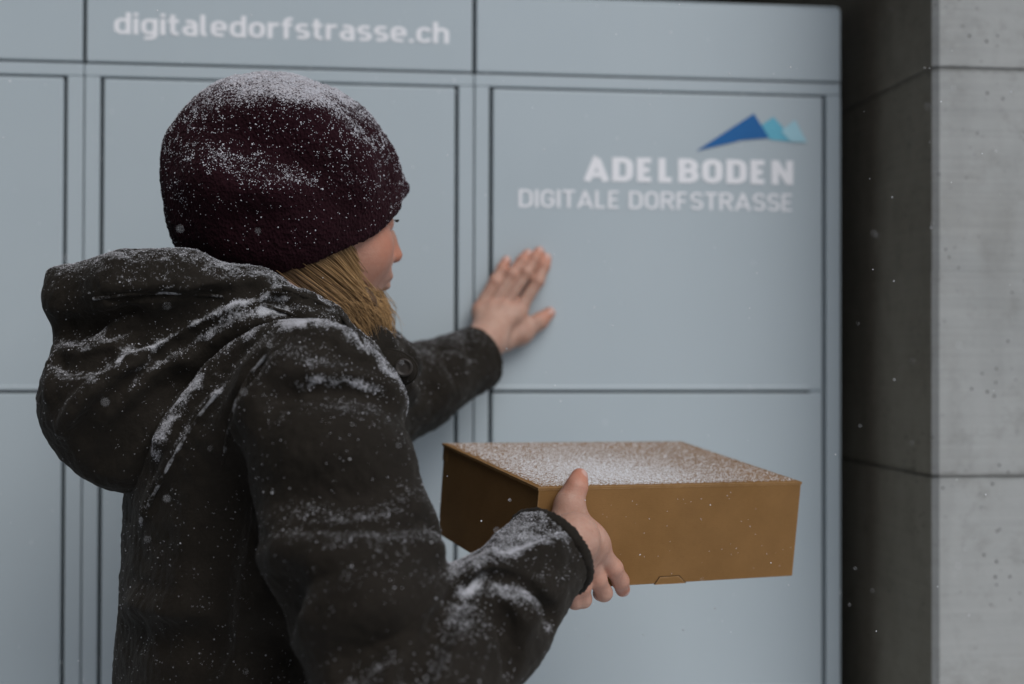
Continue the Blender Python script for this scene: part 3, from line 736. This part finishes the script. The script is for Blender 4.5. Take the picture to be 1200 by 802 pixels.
rth = ([Bx(660, 612, .018), Bx(667, 590, .0145), Bx(675.5, 571, .0130), Bx(679, 559, .0060)], [.0145, .0112, .0098, .0085])
rf = Field(wr - [.085, .085, .10], wr + [.085, .10, .085], 0.0015)
build_hand(rf, wr, wr + (ELR - wr) * .3, rm, rfing, rth, -BZ)
rf.cone(Bx(677, 650, .017), Bx(692, 630, .017), .011, .010, .018)
rf.cone(Bx(668, 600, .016), Bx(697, 638, .016), .008, .008, .014)
RVv, RQ = rf.nets(); RVv = relax(RVv, RQ, 1, .5)
tips_r = [f[0][-1] for f in rfing] + [rth[0][-1]]
kn_r = [m[0] for m in rm] + [f[0][1] for f in rfing]
def bl(V, tips, kn, ex=0.0):
    o = np.zeros(len(V))
    for p in tips: o = np.maximum(o, close(V, p, .030) * 1.1)
    for p in kn: o = np.maximum(o, close(V, p, .017) * .55)
    return np.clip(o + ex, 0, 1)
parts = [(HVh, HQh, blush_h), (TV, TQ, np.zeros(len(TV))), (LVv, LQ, bl(LVv, tips_l, kn_l)), (RVv, RQ, bl(RVv, tips_r, kn_r, .16))]
Vs, Qs, Bs, off = [], [], [], 0
for v, q, b in parts: Vs.append(v); Qs.append(q + off); Bs.append(b); off += len(v)
BV = np.concatenate(Vs)
nail = np.zeros(len(BV))
for fing, th, dv in ((lfing, lth, np.array([0, -1.0, 0])), (rfing, rth, -BZ)):
    for pts, rs in fing + [th]:
        ax_ = pts[-1] - pts[-2]; ax_ /= np.linalg.norm(ax_); dd = dv - ax_ * (dv @ ax_); dd /= np.linalg.norm(dd) + 1e-9
        q = pts[-1] + dd * rs[-1] * .85 + ax_ * rs[-1] * .25; rel = BV - q; sd = np.cross(ax_, dd)
        e = np.sqrt((rel @ ax_ / .0068) ** 2 + (rel @ sd / .0052) ** 2 + (rel @ dd / .0038) ** 2)
        nail = np.maximum(nail, np.clip((1 - e) * 4, 0, 1))
body = ppart('body', BV, np.concatenate(Qs), SKIN, None, {'blush': np.concatenate(Bs), 'nail': nail})

# eyes and lashes
EYE, et, eb = newmat('eye', (0.75, 0.72, 0.7), 0.15, 0.5)
en = N(et); eg = en('ShaderNodeTexCoord').outputs['Object']
sx_ = en('ShaderNodeSeparateXYZ', {'Vector': eg}).outputs[0]
ec = en.mix(en.ramp(sx_, .0098, .0102), (0.75, 0.71, 0.68), (0.10, 0.13, 0.14)); ec = en.mix(en.ramp(sx_, .0114, .0116), ec, (0.01, 0.01, 0.01)); et.links.new(ec, eb.inputs['Base Color'])
LASH = m_noise('dark_lashes', (0.02, 0.012, 0.008), (0.03, 0.02, 0.012), 60, 0.6)
for s in (-1, 1):
    bm = bmesh.new(); bmesh.ops.create_uvsphere(bm, u_segments=24, v_segments=16, radius=0.0122 * hs)
    me = bpy.data.meshes.new('eye'); bm.to_mesh(me); bm.free(); o = link('eye', me, EYE, person, True)
    p = hd_(.0815, s * .031, -.002) - PO
    o.matrix_local = Matrix(((HF[0], HR[0], HU[0], p[0]), (HF[1], HR[1], HU[1], p[1]), (HF[2], HR[2], HU[2], p[2]), (0, 0, 0, 1)))
    V, Fc = [], []
    for i in range(26):
        t = -1 + 2 * i / 25; q0 = np.array([.0940 - .0055 * t * t, s * (.031 + .0125 * t), .0035 - .004 * t * t])
        q1 = q0 + np.array([.0045, s * .003 * t, .0010]); dv = np.array([0, .00045, 0])
        k = len(V); V += [hd_(*(q0 - dv)) - PO, hd_(*(q0 + dv)) - PO, hd_(*(q0 * .35 + q1 * .65 + [0, 0, -.0012])) - PO, hd_(*q1) - PO]; Fc += [(k, k + 1, k + 2), (k + 1, k + 3, k + 2)]
    link('eyelashes', mesh('eyelashes', V, Fc), LASH, person)

# --- beanie
hc = P(326, 205, 1.485)
BR_, BU_, BFw_ = h_r, Z3, h_f
ha = [h_r, h_f, Z3]
bt = Field(hc - [.19, .19, .17], hc + [.19, .19, .17], 0.0028)
def hp(px, py, dd=0.0): return P(px, py, 1.485 + dd)
bt.ell(hp(300, 196, -.01), ha, (.0935, .094, .0950), .01)
bt.ell(hp(348, 214, .015), ha, (.098, .092, .106), .03)
bt.ell(hp(386, 240, .03), ha, (.074, .082, .092), .035)
bt.ell(hp(275, 240, -.01), ha, (.068, .085, .085), .025)
bt.ell(hp(330, 272, -.002), ha, (.092, .090, .072), .03)
bt.cone(hp(430, 222, .04), hp(450, 226, .055), .028, .018, .03).cone(hp(450, 224, .055), hp(469, 225, .065), .018, .008, .012)
bt.ridge([(240, 210), (290, 200), (340, 205)], .02, .004, .03)
bt.crease([(270, 170), (320, 180), (370, 172)], .03, .004, .03)
bt.ridge([(330, 140), (380, 165), (420, 205)], .02, .003, .03)
pa, pb, pc = P(478, 223, 1.56), P(400, 297, 1.43), P(310, 330, 1.41)
pn = np.cross(pb - pa, pc - pa); pn /= np.linalg.norm(pn)
if pn[2] > 0: pn = -pn
inn = bt.v + 0.006
bt.plane_cut(pa, pn, .006)
bt.v = np.maximum(bt.v, -np.where(inn < 0, inn, inn)).astype(np.float32)
KV, KQ = bt.nets(); KV = relax(KV, KQ, 1, .5); KN = vnormals(KV, KQ)
KV = KV + KN * (wave_noise(KV, .05, 16, 3) * .0016 + wave_noise(KV, .008, 24, 5) * .0006)[:, None]
out = (KN * (KV - hc)).sum(1) > 0
up = KN[:, 2]
pat = wave_noise(KV, .035, 24, 9)
topz = (KV[:, 2] - hc[2]) / .11
snow_h = np.clip(.16 + .62 * np.clip((up - .35) / .6, 0, 1) + .35 * np.clip((topz - .3) / .6, 0, 1) + .10 * pat - .4 * np.clip(-(topz + .25) * 2, 0, 1), 0, 1) * out
hat = ppart('beanie', KV, KQ, HAT, None, {'snow': snow_h})
clump = np.clip(.35 + 1.1 * wave_noise(KV, .011, 30, 77), .04, 2)
wgt = clump * np.where(out, np.clip(.025 + .13 * np.clip(topz + .6, 0, 1) + .35 * np.clip(up, 0, 1) + 1.3 * np.clip((up - .55) / .4, 0, 1) * np.clip(topz, 0, 1), 0, 2) * np.clip(.7 + .28 * pat, .15, 2) * (topz > -.8), 0)
pt, nn = scatter(KV, KQ, wgt, 22000, 3)
sz = rng.uniform(.00022, .00062, len(pt)) * (1 + .9 * (rng.random(len(pt)) < .06))
me = grains_mesh('snow_dusting', pt - PO, nn, sz); link('snow_dusting', me, FROST, hat, False, kind='stuff')

# --- hair
G = [[(318, 308, 1.43), (355, 334, 1.42), (388, 356, 1.42), (412, 380, 1.44), (425, 405, 1.46)],
     [(358, 300, 1.44), (402, 330, 1.445), (427, 352, 1.455), (441, 374, 1.475), (437, 400, 1.49)],
     [(386, 284, 1.465), (412, 318, 1.475), (436, 349, 1.49), (454, 373, 1.51), (449, 400, 1.53)],
     [(400, 278, 1.49), (424, 311, 1.51), (447, 345, 1.535), (463, 373, 1.555), (452, 402, 1.565)]]
def hair_pt(x, y, d, off=.006):
    h_ = hf_.hit(x, y)
    return P(x, y, d if h_ is None else min(d, (h_ - CAM) @ FW - off))
GW = np.array([[hair_pt(*q) for q in g] for g in G])
for g in GW:
    for j in (3, 2, 1): g[j] = .25 * g[j - 1] + .5 * g[j] + .25 * g[j + 1]
def catmull(Pt, t):
    n = len(Pt) - 1; x = t * n; i = int(min(x, n - 1e-6)); f = x - i
    p = [Pt[max(0, min(n, i + k))] for k in (-1, 0, 1, 2)]
    return 0.5 * (2 * p[1] + (p[2] - p[0]) * f + (2 * p[0] - 5 * p[1] + 4 * p[2] - p[3]) * f * f + (3 * p[1] - p[0] - 3 * p[2] + p[3]) * f ** 3)
HV, HQ, HT_ = [], [], []
for i in range(1900):
    fly = 3.2 if i % 22 == 0 else 1.0
    s = rng.random() * (len(G) - 1) * .999; a = int(s); f = s - a
    Pt = GW[a] * (1 - f) + GW[a + 1] * f
    Pt = Pt + rng.normal(0, .0026, (1, 3)) + rng.normal(0, .0014, Pt.shape) * fly * np.linspace(0, 1.6, 5)[:, None]
    Pt = Pt + FW * rng.uniform(-.003, .012) * np.linspace(.2, 1, 5)[:, None]
    ph = rng.uniform(0, 6.28); wv_ = rng.uniform(.0004, .0022)
    curl = rng.normal(0, .006, 3) - RT * abs(rng.normal(0, .006)) + UP * .003
    ln = rng.uniform(.55, 1.0) ** .8; rad = rng.uniform(.00016, .00042); tone = np.clip(rng.normal(.22 + .22 * s, .28), 0, 1); base = len(HV); ns = 14
    for j in range(ns + 1):
        t = j / ns; c = catmull(Pt, t * ln) + curl * t ** 3 + (RT * math.sin(ph + t * 9) + FW * math.cos(ph * 1.7 + t * 8)) * wv_ * t; tg = catmull(Pt, min(1, t * ln + .02)) - catmull(Pt, max(0, t * ln - .02)); tg /= np.linalg.norm(tg) + 1e-9
        e1 = np.cross(tg, FW); e1 /= np.linalg.norm(e1) + 1e-9; e2 = np.cross(tg, e1); rr = rad * (1 - .75 * t ** 2)
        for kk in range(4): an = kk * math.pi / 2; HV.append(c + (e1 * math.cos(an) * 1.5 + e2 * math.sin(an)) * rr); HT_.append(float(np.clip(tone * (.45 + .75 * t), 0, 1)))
    for j in range(ns):
        for kk in range(4): b0 = base + j * 4; HQ.append((b0 + kk, b0 + (kk + 1) % 4, b0 + 4 + (kk + 1) % 4, b0 + 4 + kk))
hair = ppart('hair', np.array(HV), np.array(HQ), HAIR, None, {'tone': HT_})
# under-layer of hair against the neck
uf = Field(GW.reshape(-1, 3).min(0) - .05, GW.reshape(-1, 3).max(0) + .05, .003)
for g, r in ((GW[0], .012), (GW[1], .012), (GW[2], .008)):
    uf.chain([q + FW * .022 for q in g[:4]], [r, r, r * .9, r * .4], .015)
UV_, UQ_ = uf.nets(); UV_ = UV_ + vnormals(UV_, UQ_) * (wave_noise(UV_, .012, 20, 4) * .0015)[:, None]
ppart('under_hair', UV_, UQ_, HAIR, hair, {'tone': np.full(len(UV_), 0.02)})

# --- jacket
jf = Field(C(-.47, -.70, 1.44) - [.02, .44, .0], C(.13, .04, 1.44) + [.12, .44, .04], 0.0033)
jf.trunk(TC - Z3 * .62, TC + Z3 * .030, (FB, LB), (.160, .212), (.128, .172), .02, .07)
jf.cone(C(-.245, -.035, 1.46), SHR - Z3 * .002, .064, .068, .05).cone(C(-.245, -.02, 1.46), SHL, .066, .070, .05)
AM = SHR * .5 + ELR * .5 - h_r * .006 
jf.chain([SHR, AM, ELR], [.070, .068, .070], .03)
jf.chain([ELR, ELR * .45 + WRR * .55 - Z3 * .006, WRR], [.067, .056, .0445], .012)
jf.chain([SHL, ELL], [.074, .066], .03).chain([ELL, ELL * .45 + WRL * .55, WRL], [.060, .052, .0425], .015)
# standing collar round the neck
jf.chain([P(430, 415, 1.50), P(445, 440, 1.585), P(435, 430, 1.66), P(390, 385, 1.66)], [.035, .042, .045, .05], .03)
snow_lines = []
def sr(field, pts, r, h, k, sw=0.016, amt=1.0):
    T = field.ridge(pts, r, h, k)
    if len(T) > 1: snow_lines.append((field, T, sw, amt))
# shoulder yoke, seams and folds of the near sleeve
sr(jf, [(186, 528), (212, 482), (250, 438), (290, 404), (330, 387), (365, 384), (397, 394), (432, 420), (456, 450), (472, 480)], .016, .007, .010, .0145, 1.2)
sr(jf, [(165, 612), (185, 570), (207, 530), (232, 490), (258, 458)], .008, .004, .006, .007, 1.0)
sr(jf, [(350, 448), (385, 446), (420, 448), (448, 460), (468, 486)], .014, .005, .010, .009, .8)
sr(jf, [(300, 500), (308, 470), (328, 436), (342, 420)], .012, .005, .012, .010, .8)
sr(jf, [(275, 520), (282, 490), (296, 455)], .010, .004, .010, .008, .6)
jf.crease([(262, 520), (270, 480), (285, 445), (305, 415)], .010, .005, .012)
jf.crease([(330, 470), (370, 466), (410, 468), (440, 476)], .014, .004, .016)
jf.crease([(330, 626), (380, 622), (440, 622), (490, 617), (520, 612)], .014, .010, .007)
sr(jf, [(300, 652), (350, 646), (420, 646), (480, 641), (530, 634)], .018, .010, .007, .006, .8)
sr(jf, [(380, 606), (440, 608), (480, 600), (512, 604)], .012, .004, .014, .008, .35)
jf.crease([(335, 560), (390, 570), (450, 560)], .03, .004, .03)
jf.ridge([(330, 530), (390, 540), (450, 525)], .03, .004, .03)
jf.crease([(480, 802), (500, 765), (522, 725), (545, 690)], .010, .014, .010)
jf.crease([(400, 790), (440, 745), (480, 720)], .016, .007, .018)
jf.ridge([(330, 740), (380, 720), (430, 705), (470, 700)], .02, .006, .02)
jf.crease([(300, 802), (320, 740), (345, 690)], .018, .010, .02)
jf.crease([(230, 800), (245, 700), (260, 600), (275, 540)], .02, .006, .025)
jf.ridge([(150, 720), (190, 735), (240, 730)], .02, .006, .02)
jf.crease([(142, 735), (190, 752), (250, 750)], .014, .008, .016)
# near forearm
sr(jf, [(545, 692), (566, 668), (584, 655), (612, 647), (634, 643), (655, 641)], .014, .006, .010, .010, .8)
jf.crease([(545, 700), (562, 689), (584, 684), (616, 689), (637, 705), (653, 727)], .009, .013, .008)
sr(jf, [(556, 706), (580, 697), (606, 702), (628, 722)], .013, .005, .010, .010, .5)
jf.crease([(570, 706), (592, 727), (602, 753), (604, 795)], .009, .011, .008)
jf.crease([(590, 640), (612, 628), (645, 622)], .008, .004, .010)
# far forearm
for ln, r, dp in (([(500, 396), (512, 412), (520, 432), (532, 446)], .010, .006), ([(478, 410), (492, 440), (505, 462)], .010, .006), ([(540, 388), (548, 405), (550, 420)], .008, .003)):
    jf.crease(ln, r, dp, .010)
for ln, r, dp in (([(492, 392), (504, 412), (512, 436), (524, 452)], .010, .005), ([(520, 384), (532, 404), (540, 428)], .010, .004)):
    jf.ridge(ln, r, dp, .010)
# open cuffs
for wri, elb, r in ((WRR, ELR, .034), (WRL, ELL, .032)):
    ax_ = (wri - elb) / np.linalg.norm(wri - elb); jf.cone(wri - ax_ * .01, wri + ax_ * .12, r, r * 1.02, .004, True)
    jf.plane_cut_local = None
    sl_, g_ = jf.sub(wri - .09, wri + .12, 0); dd = -(sum((g_[i] - (wri + ax_ * .012)[i]) * ax_[i] for i in range(3)))
    mask = sum((g_[i] - (wri + ax_ * .04)[i]) ** 2 for i in range(3)) < .085 ** 2
    jf.v[sl_] = np.where(mask, np.maximum(jf.v[sl_], -dd), jf.v[sl_])

# hood lying on the back
of = Field(C(-.50, -.20, 1.44) - [.02, .30, 0], C(-.09, .085, 1.44) + [.03, .30, .03], 0.0024)
nearrim = [P(92, 350, 1.40), P(150, 338, 1.365), P(215, 336, 1.362), P(300, 360, 1.362), P(364, 392, 1.378), P(408, 432, 1.42), P(426, 462, 1.47)]
farrim = [P(92, 350, 1.40), P(150, 345, 1.50), P(230, 345, 1.60), P(320, 350, 1.64), P(400, 390, 1.63)]
of.chain(nearrim, [.026, .030, .030, .030, .030, .030, .026], .03)
of.chain(farrim, [.026, .034, .038, .04, .036], .03)
of.cone(P(65, 325, 1.402), P(135, 334, 1.385), .008, .026, .015)
of.cone(P(76, 350, 1.402), P(115, 352, 1.40), .010, .028, .02)
of.chain([P(150, 462, 1.40), P(206, 412, 1.395), P(288, 384, 1.378), P(364, 412, 1.392)], [.074, .048, .036, .027], .03)
of.chain([P(152, 465, 1.40), P(240, 420, 1.56), P(320, 380, 1.62)], [.078, .07, .06], .03)
of.cone(P(147, 494, 1.39), P(150, 532, 1.385), .066, .034, .03)
of.cone(P(119, 462, 1.40), P(122, 492, 1.40), .044, .042, .03)
of.cone(P(160, 400, 1.45), P(280, 398, 1.48), .07, .058, .03)
of.crease([(55, 384), (90, 388), (125, 384), (165, 368)], .010, .010, .010)
of.crease([(120, 352), (150, 347), (190, 345), (240, 346), (290, 355), (330, 366)], .005, .004, .004)
sr(of, [(126, 343), (165, 337), (210, 335), (260, 340), (300, 349)], .006, .003, .004, .007, .6)
sr(of, [(140, 425), (185, 404), (226, 378), (262, 361), (300, 350), (340, 347), (372, 354)], .0075, .007, .006, .008, 1.0)
of.crease([(146, 405), (190, 383), (228, 360), (268, 346), (310, 338)], .010, .008, .009)
sr(of, [(128, 443), (150, 433), (176, 421)], .007, .005, .006, .007, .9)
sr(of, [(232, 398), (272, 371), (312, 363), (352, 366), (388, 388), (412, 420)], .008, .006, .007, .009, .9)
of.crease([(175, 430), (225, 398), (262, 374), (300, 360), (340, 357)], .009, .007, .009)
sr(of, [(100, 410), (130, 392), (165, 368)], .007, .006, .006, .007, .7)
sr(of, [(70, 512), (85, 488), (98, 468), (118, 453)], .008, .006, .007, .008, .8)
of.crease([(95, 525), (110, 492), (135, 464), (170, 446)], .010, .007, .010)
of.crease([(50, 425), (75, 430), (105, 428), (130, 415)], .009, .007, .009)
of.ridge([(150, 470), (185, 445), (230, 415)], .010, .005, .010)
of.crease([(110, 555), (140, 510), (180, 470), (215, 440)], .014, .007, .014)
sr(of, [(60, 420), (62, 445), (58, 470)], .007, .004, .007, .008, .6)
# bowl of the hood, open at the top
of.chain([P(130, 318, 1.43), P(250, 310, 1.48), P(330, 305, 1.50)], [.036, .055, .075], .012, True)

def garment(field, seed, amp, bs):
    V, Q = field.nets(); V = relax(V, Q, 1, .5); Nn = vnormals(V, Q)
    V = V + Nn * (wave_noise(V, .075, 20, seed) * .0014 * amp + wave_noise(V, .026, 26, seed + 1) * .0007 * amp + wave_noise(V, .010, 30, seed + 2) * .0005)[:, None]
    Nn = vnormals(V, Q); up = Nn[:, 2]
    pat = wave_noise(V, .045, 24, seed + 5); pat2 = wave_noise(V, .014, 30, seed + 6)
    base = bs * np.clip((up + .35) / 1.1, 0, 1) + .8 * bs * np.clip((up - .45) / .5, 0, 1) + .07 * pat * np.clip(up + .4, 0, 1)
    s = np.clip(base + .05 * pat2, 0, 1)
    for f, T, sw, amt in snow_lines:
        if f is field: s = np.maximum(s, np.clip(near(V, T, sw) * 1.25, 0, 1) ** .9 * amt * np.clip(.74 + .42 * up + .30 * pat2, 0, 1.1))
    return V, Q, Nn, np.clip(s, 0, 1)
JV, JQ, JN, JS = garment(jf, 20, 1.0, .15)
# a heavier dusting on the lower sleeve, which is held out level
fore = np.clip(1 - np.linalg.norm(JV - (WRR * .72 + ELR * .28), axis=1) / .12, 0, 1)
JS = np.clip(JS + .34 * np.sqrt(fore) * np.clip(JN[:, 2] * .8 + .25, 0, 1), 0, 1)
hemz = TC[2] - .60
jacket = ppart('jacket', JV, JQ, JACK, None, {'snow': JS})
OV, OQ, ON, OS = garment(of, 40, .8, .27)
hood = ppart('hood', OV, OQ, JACK, jacket, {'snow': OS})
def dust(V, Q, sn, n, seed, parent, pw=3.0, lo=.00018, hi=.00050):
    pt, nn = scatter(V, Q, np.clip(sn, 0, 1) ** pw + .001, n, seed); sz = rng.uniform(lo, hi, n) * (1 + .8 * (rng.random(n) < .06))
    link('snow_dusting', grains_mesh('snow_dusting', pt - PO, nn, sz), FROST, parent, False, kind='stuff')
dust(JV, JQ, JS, 24000, 11, jacket)
dust(OV, OQ, OS, 15000, 12, hood)
dust(OV, OQ, np.clip(.25 + .5 * ON[:, 2] + .4 * wave_noise(OV, .02, 30, 91), 0, 1), 5000, 13, hood, 1.6, .00014, .00038)
dust(JV, JQ, np.clip(.12 + .5 * JN[:, 2] + .4 * wave_noise(JV, .02, 30, 92), 0, 1), 5000, 14, jacket, 1.8, .00014, .00036)

# raised stitched seams
def seam(pts, r, snow, parent, lift=.0006):
    T = []
    for a, b in zip(pts[:-1], pts[1:]):
        for j in range(6):
            x, y = a[0] + (b[0] - a[0]) * j / 6, a[1] + (b[1] - a[1]) * j / 6
            hs_ = [(h, f) for f in (jf, of) for h in [f.hit(x, y)] if h is not None]
            if hs_:
                h, f = min(hs_, key=lambda q: (q[0] - CAM) @ FW); T.append(h + f.grad(h) * lift)
    T = np.array(T)
    for _ in range(3): T[1:-1] = .25 * T[:-2] + .5 * T[1:-1] + .25 * T[2:]
    V, Q = [], []
    for i in range(len(T)):
        tg = T[min(i + 1, len(T) - 1)] - T[max(i - 1, 0)]; tg /= np.linalg.norm(tg) + 1e-9
        e1 = np.cross(tg, FW); e1 /= np.linalg.norm(e1) + 1e-9; e2 = np.cross(tg, e1)
        for kk in range(6):
            an = kk * math.pi / 3; V.append(T[i] + (e1 * math.cos(an) * 1.25 + e2 * math.sin(an)) * r * (1 + .25 * math.sin(i * 2.1)))
    for i in range(len(T) - 1):
        for kk in range(6): Q.append((i * 6 + kk, i * 6 + (kk + 1) % 6, (i + 1) * 6 + (kk + 1) % 6, (i + 1) * 6 + kk))
    V = np.array(V); ppart('seam', V, np.array(Q), JACK, parent, {'snow': np.clip(snow + .35 * wave_noise(V, .02, 20, int(pts[0][0])), 0, 1)})
seam([(165, 612), (185, 570), (207, 530), (232, 490), (258, 458)], .0015, .50, jacket)
seam([(262, 545), (266, 515), (276, 475), (292, 440), (318, 412)], .0014, .30, jacket)
seam([(110, 350), (150, 344), (200, 342), (260, 347), (310, 358), (350, 372)], .0014, .35, hood)
seam([(330, 338), (368, 352), (398, 370), (420, 396), (434, 424)], .0020, .15, hood)

# ribbed fuzzy cuff edges
for wri, elb, r in ((WRR, ELR, .0405), (WRL, ELL, .037)):
    ax_ = (wri - elb) / np.linalg.norm(wri - elb); e1 = np.cross(ax_, Z3); e1 /= np.linalg.norm(e1); e2 = np.cross(ax_, e1)
    V, Q = [], []; nu, nv = 120, 12
    for i in range(nu):
        a = 2 * math.pi * i / nu; rad = e1 * math.cos(a) + e2 * math.sin(a)
        for j in range(nv):
            b = 2 * math.pi * j / nv; rr = .0062 + random.uniform(-.0009, .0009)
            V.append(wri + ax_ * (.011 + rr * 1.1 * math.sin(b)) + rad * (r + rr * math.cos(b)))
            Q.append((i * nv + j, i * nv + (j + 1) % nv, ((i + 1) % nu) * nv + (j + 1) % nv, ((i + 1) % nu) * nv + j))
    V = np.array(V); Q = np.array(Q)
    ppart('cuff', V, Q, JACK, jacket, {'snow': np.full(len(V), .05)})

# collar tab with its button
def tab():
    pts = [(440, 412), (455, 408), (472, 412), (486, 422), (491, 434), (486, 447), (470, 455), (450, 452), (440, 440)]
    top, bot = [], []
    for x, y in pts:
        h_ = jf.hit(x, y); h_ = P(x, y, 1.62) if h_ is None else h_
        dpt = min((h_ - CAM) @ FW, 1.66); q = P(x, y, dpt - .008); top.append(q); bot.append(q + FW * .014)
    md = np.median([(q - CAM) @ FW for q in top])
    top = [P(x, y, md - .004 + .00018 * (x - 465)) for x, y in pts]; bot = [q + FW * .012 for q in top]
    bm = bmesh.new(); tv = [bm.verts.new(q - PO) for q in top]; bv = [bm.verts.new(q - PO) for q in bot]; n = len(pts)
    bm.faces.new(tv[::-1]); bm.faces.new(bv)
    for i in range(n): bm.faces.new((tv[i], tv[(i + 1) % n], bv[(i + 1) % n], bv[i]))
    bmesh.ops.recalc_face_normals(bm, faces=bm.faces)
    bmesh.ops.bevel(bm, geom=list(bm.edges), offset=.0025, segments=3, affect='EDGES')
    me = bpy.data.meshes.new('collar_tab'); bm.to_mesh(me); bm.free(); attr(me, 'snow', np.full(len(me.vertices), .12))
    o = link('collar_tab', me, JACK, jacket, True)
    # dished round button with four holes
    c = P(473, 431, md - .0062); V, Q = [], []; prof = [(0, .0010), (.0045, .0008), (.0062, .0010), (.0074, .0019), (.0086, .0019), (.0094, .0008), (.0094, -.002)]
    nu = 32
    for rr, hh in prof:
        for i in range(nu):
            a = 2 * math.pi * i / nu; V.append(c + RT * rr * math.cos(a) + UP * rr * math.sin(a) - FW * hh)
    for j in range(len(prof) - 1):
        for i in range(nu): Q.append((j * nu + i, j * nu + (i + 1) % nu, (j + 1) * nu + (i + 1) % nu, (j + 1) * nu + i))
    ppart('button', np.array(V), np.array(Q), BUTT, jacket)
tab()

# --- trousers and boots down to the ground
lf2 = Field(np.array([TC[0] - .3, TC[1] - .3, .0]), np.array([TC[0] + .3, TC[1] + .3, .86]), 0.008)
for s in (-1, 1):
    hip = np.array([TC[0], TC[1], .80]) + LB * s * .085; knee = np.array([TC[0], TC[1], .46]) + LB * s * .10 + FB * (.03 if s > 0 else .0); ank = np.array([TC[0], TC[1], .12]) + LB * s * .11 + FB * (.05 if s > 0 else -.05)
    lf2.chain([hip, knee, ank], [.105, .075, .062], .03)
    bo = Field(ank - [.2, .2, .13], ank + [.2, .2, .16], 0.005)
    bo.cone(ank + Z3 * .05, ank - Z3 * .06, .066, .058, .02).cone(ank - Z3 * .072 - FB * .02, ank - Z3 * .078 + FB * .13, .048, .042, .03)
    bo.plane_cut(np.array([0, 0, .004]), -Z3, .004)
    v, q = bo.nets(); ppart('boot', v, q, BOOT)
v, q = lf2.nets(); ppart('trousers', v + vnormals(v, q) * (wave_noise(v, .06, 20, 71) * .004)[:, None], q, TROU)

# ------------------------------------------------------------------ snow in the air
nfl = 520
d = rng.uniform(.95, 1.95, nfl); px = rng.uniform(-150, 1350, nfl); py = rng.uniform(-150, 950, nfl)
pts = np.array([P(a, b, c) for a, b, c in zip(px, py, d)])
ok = (pts[:, 1] < -.02) & ~((pts[:, 0] > PX0 - .01) & (pts[:, 1] > PY0 - .02))
for fld in (jf, of, bt, hf_, lf, rf): ok &= fld.value(pts) > .012
rel = (pts - bc); ok &= ~((np.abs(rel @ BX) < hw + .01) & (np.abs(rel @ BZ) < hd + .01) & (np.abs(rel @ BY - BH / 2) < BH / 2 + .01))
pts = pts[ok]; nd = rng.normal(size=pts.shape); nd /= np.linalg.norm(nd, axis=1, keepdims=True)
link('falling_snow', grains_mesh('falling_snow', pts, nd, rng.uniform(.0004, .0010, len(pts)), .8), SNOW, None, False, kind='stuff', label='fine snowflakes drifting in the air before the lockers', category='snow')
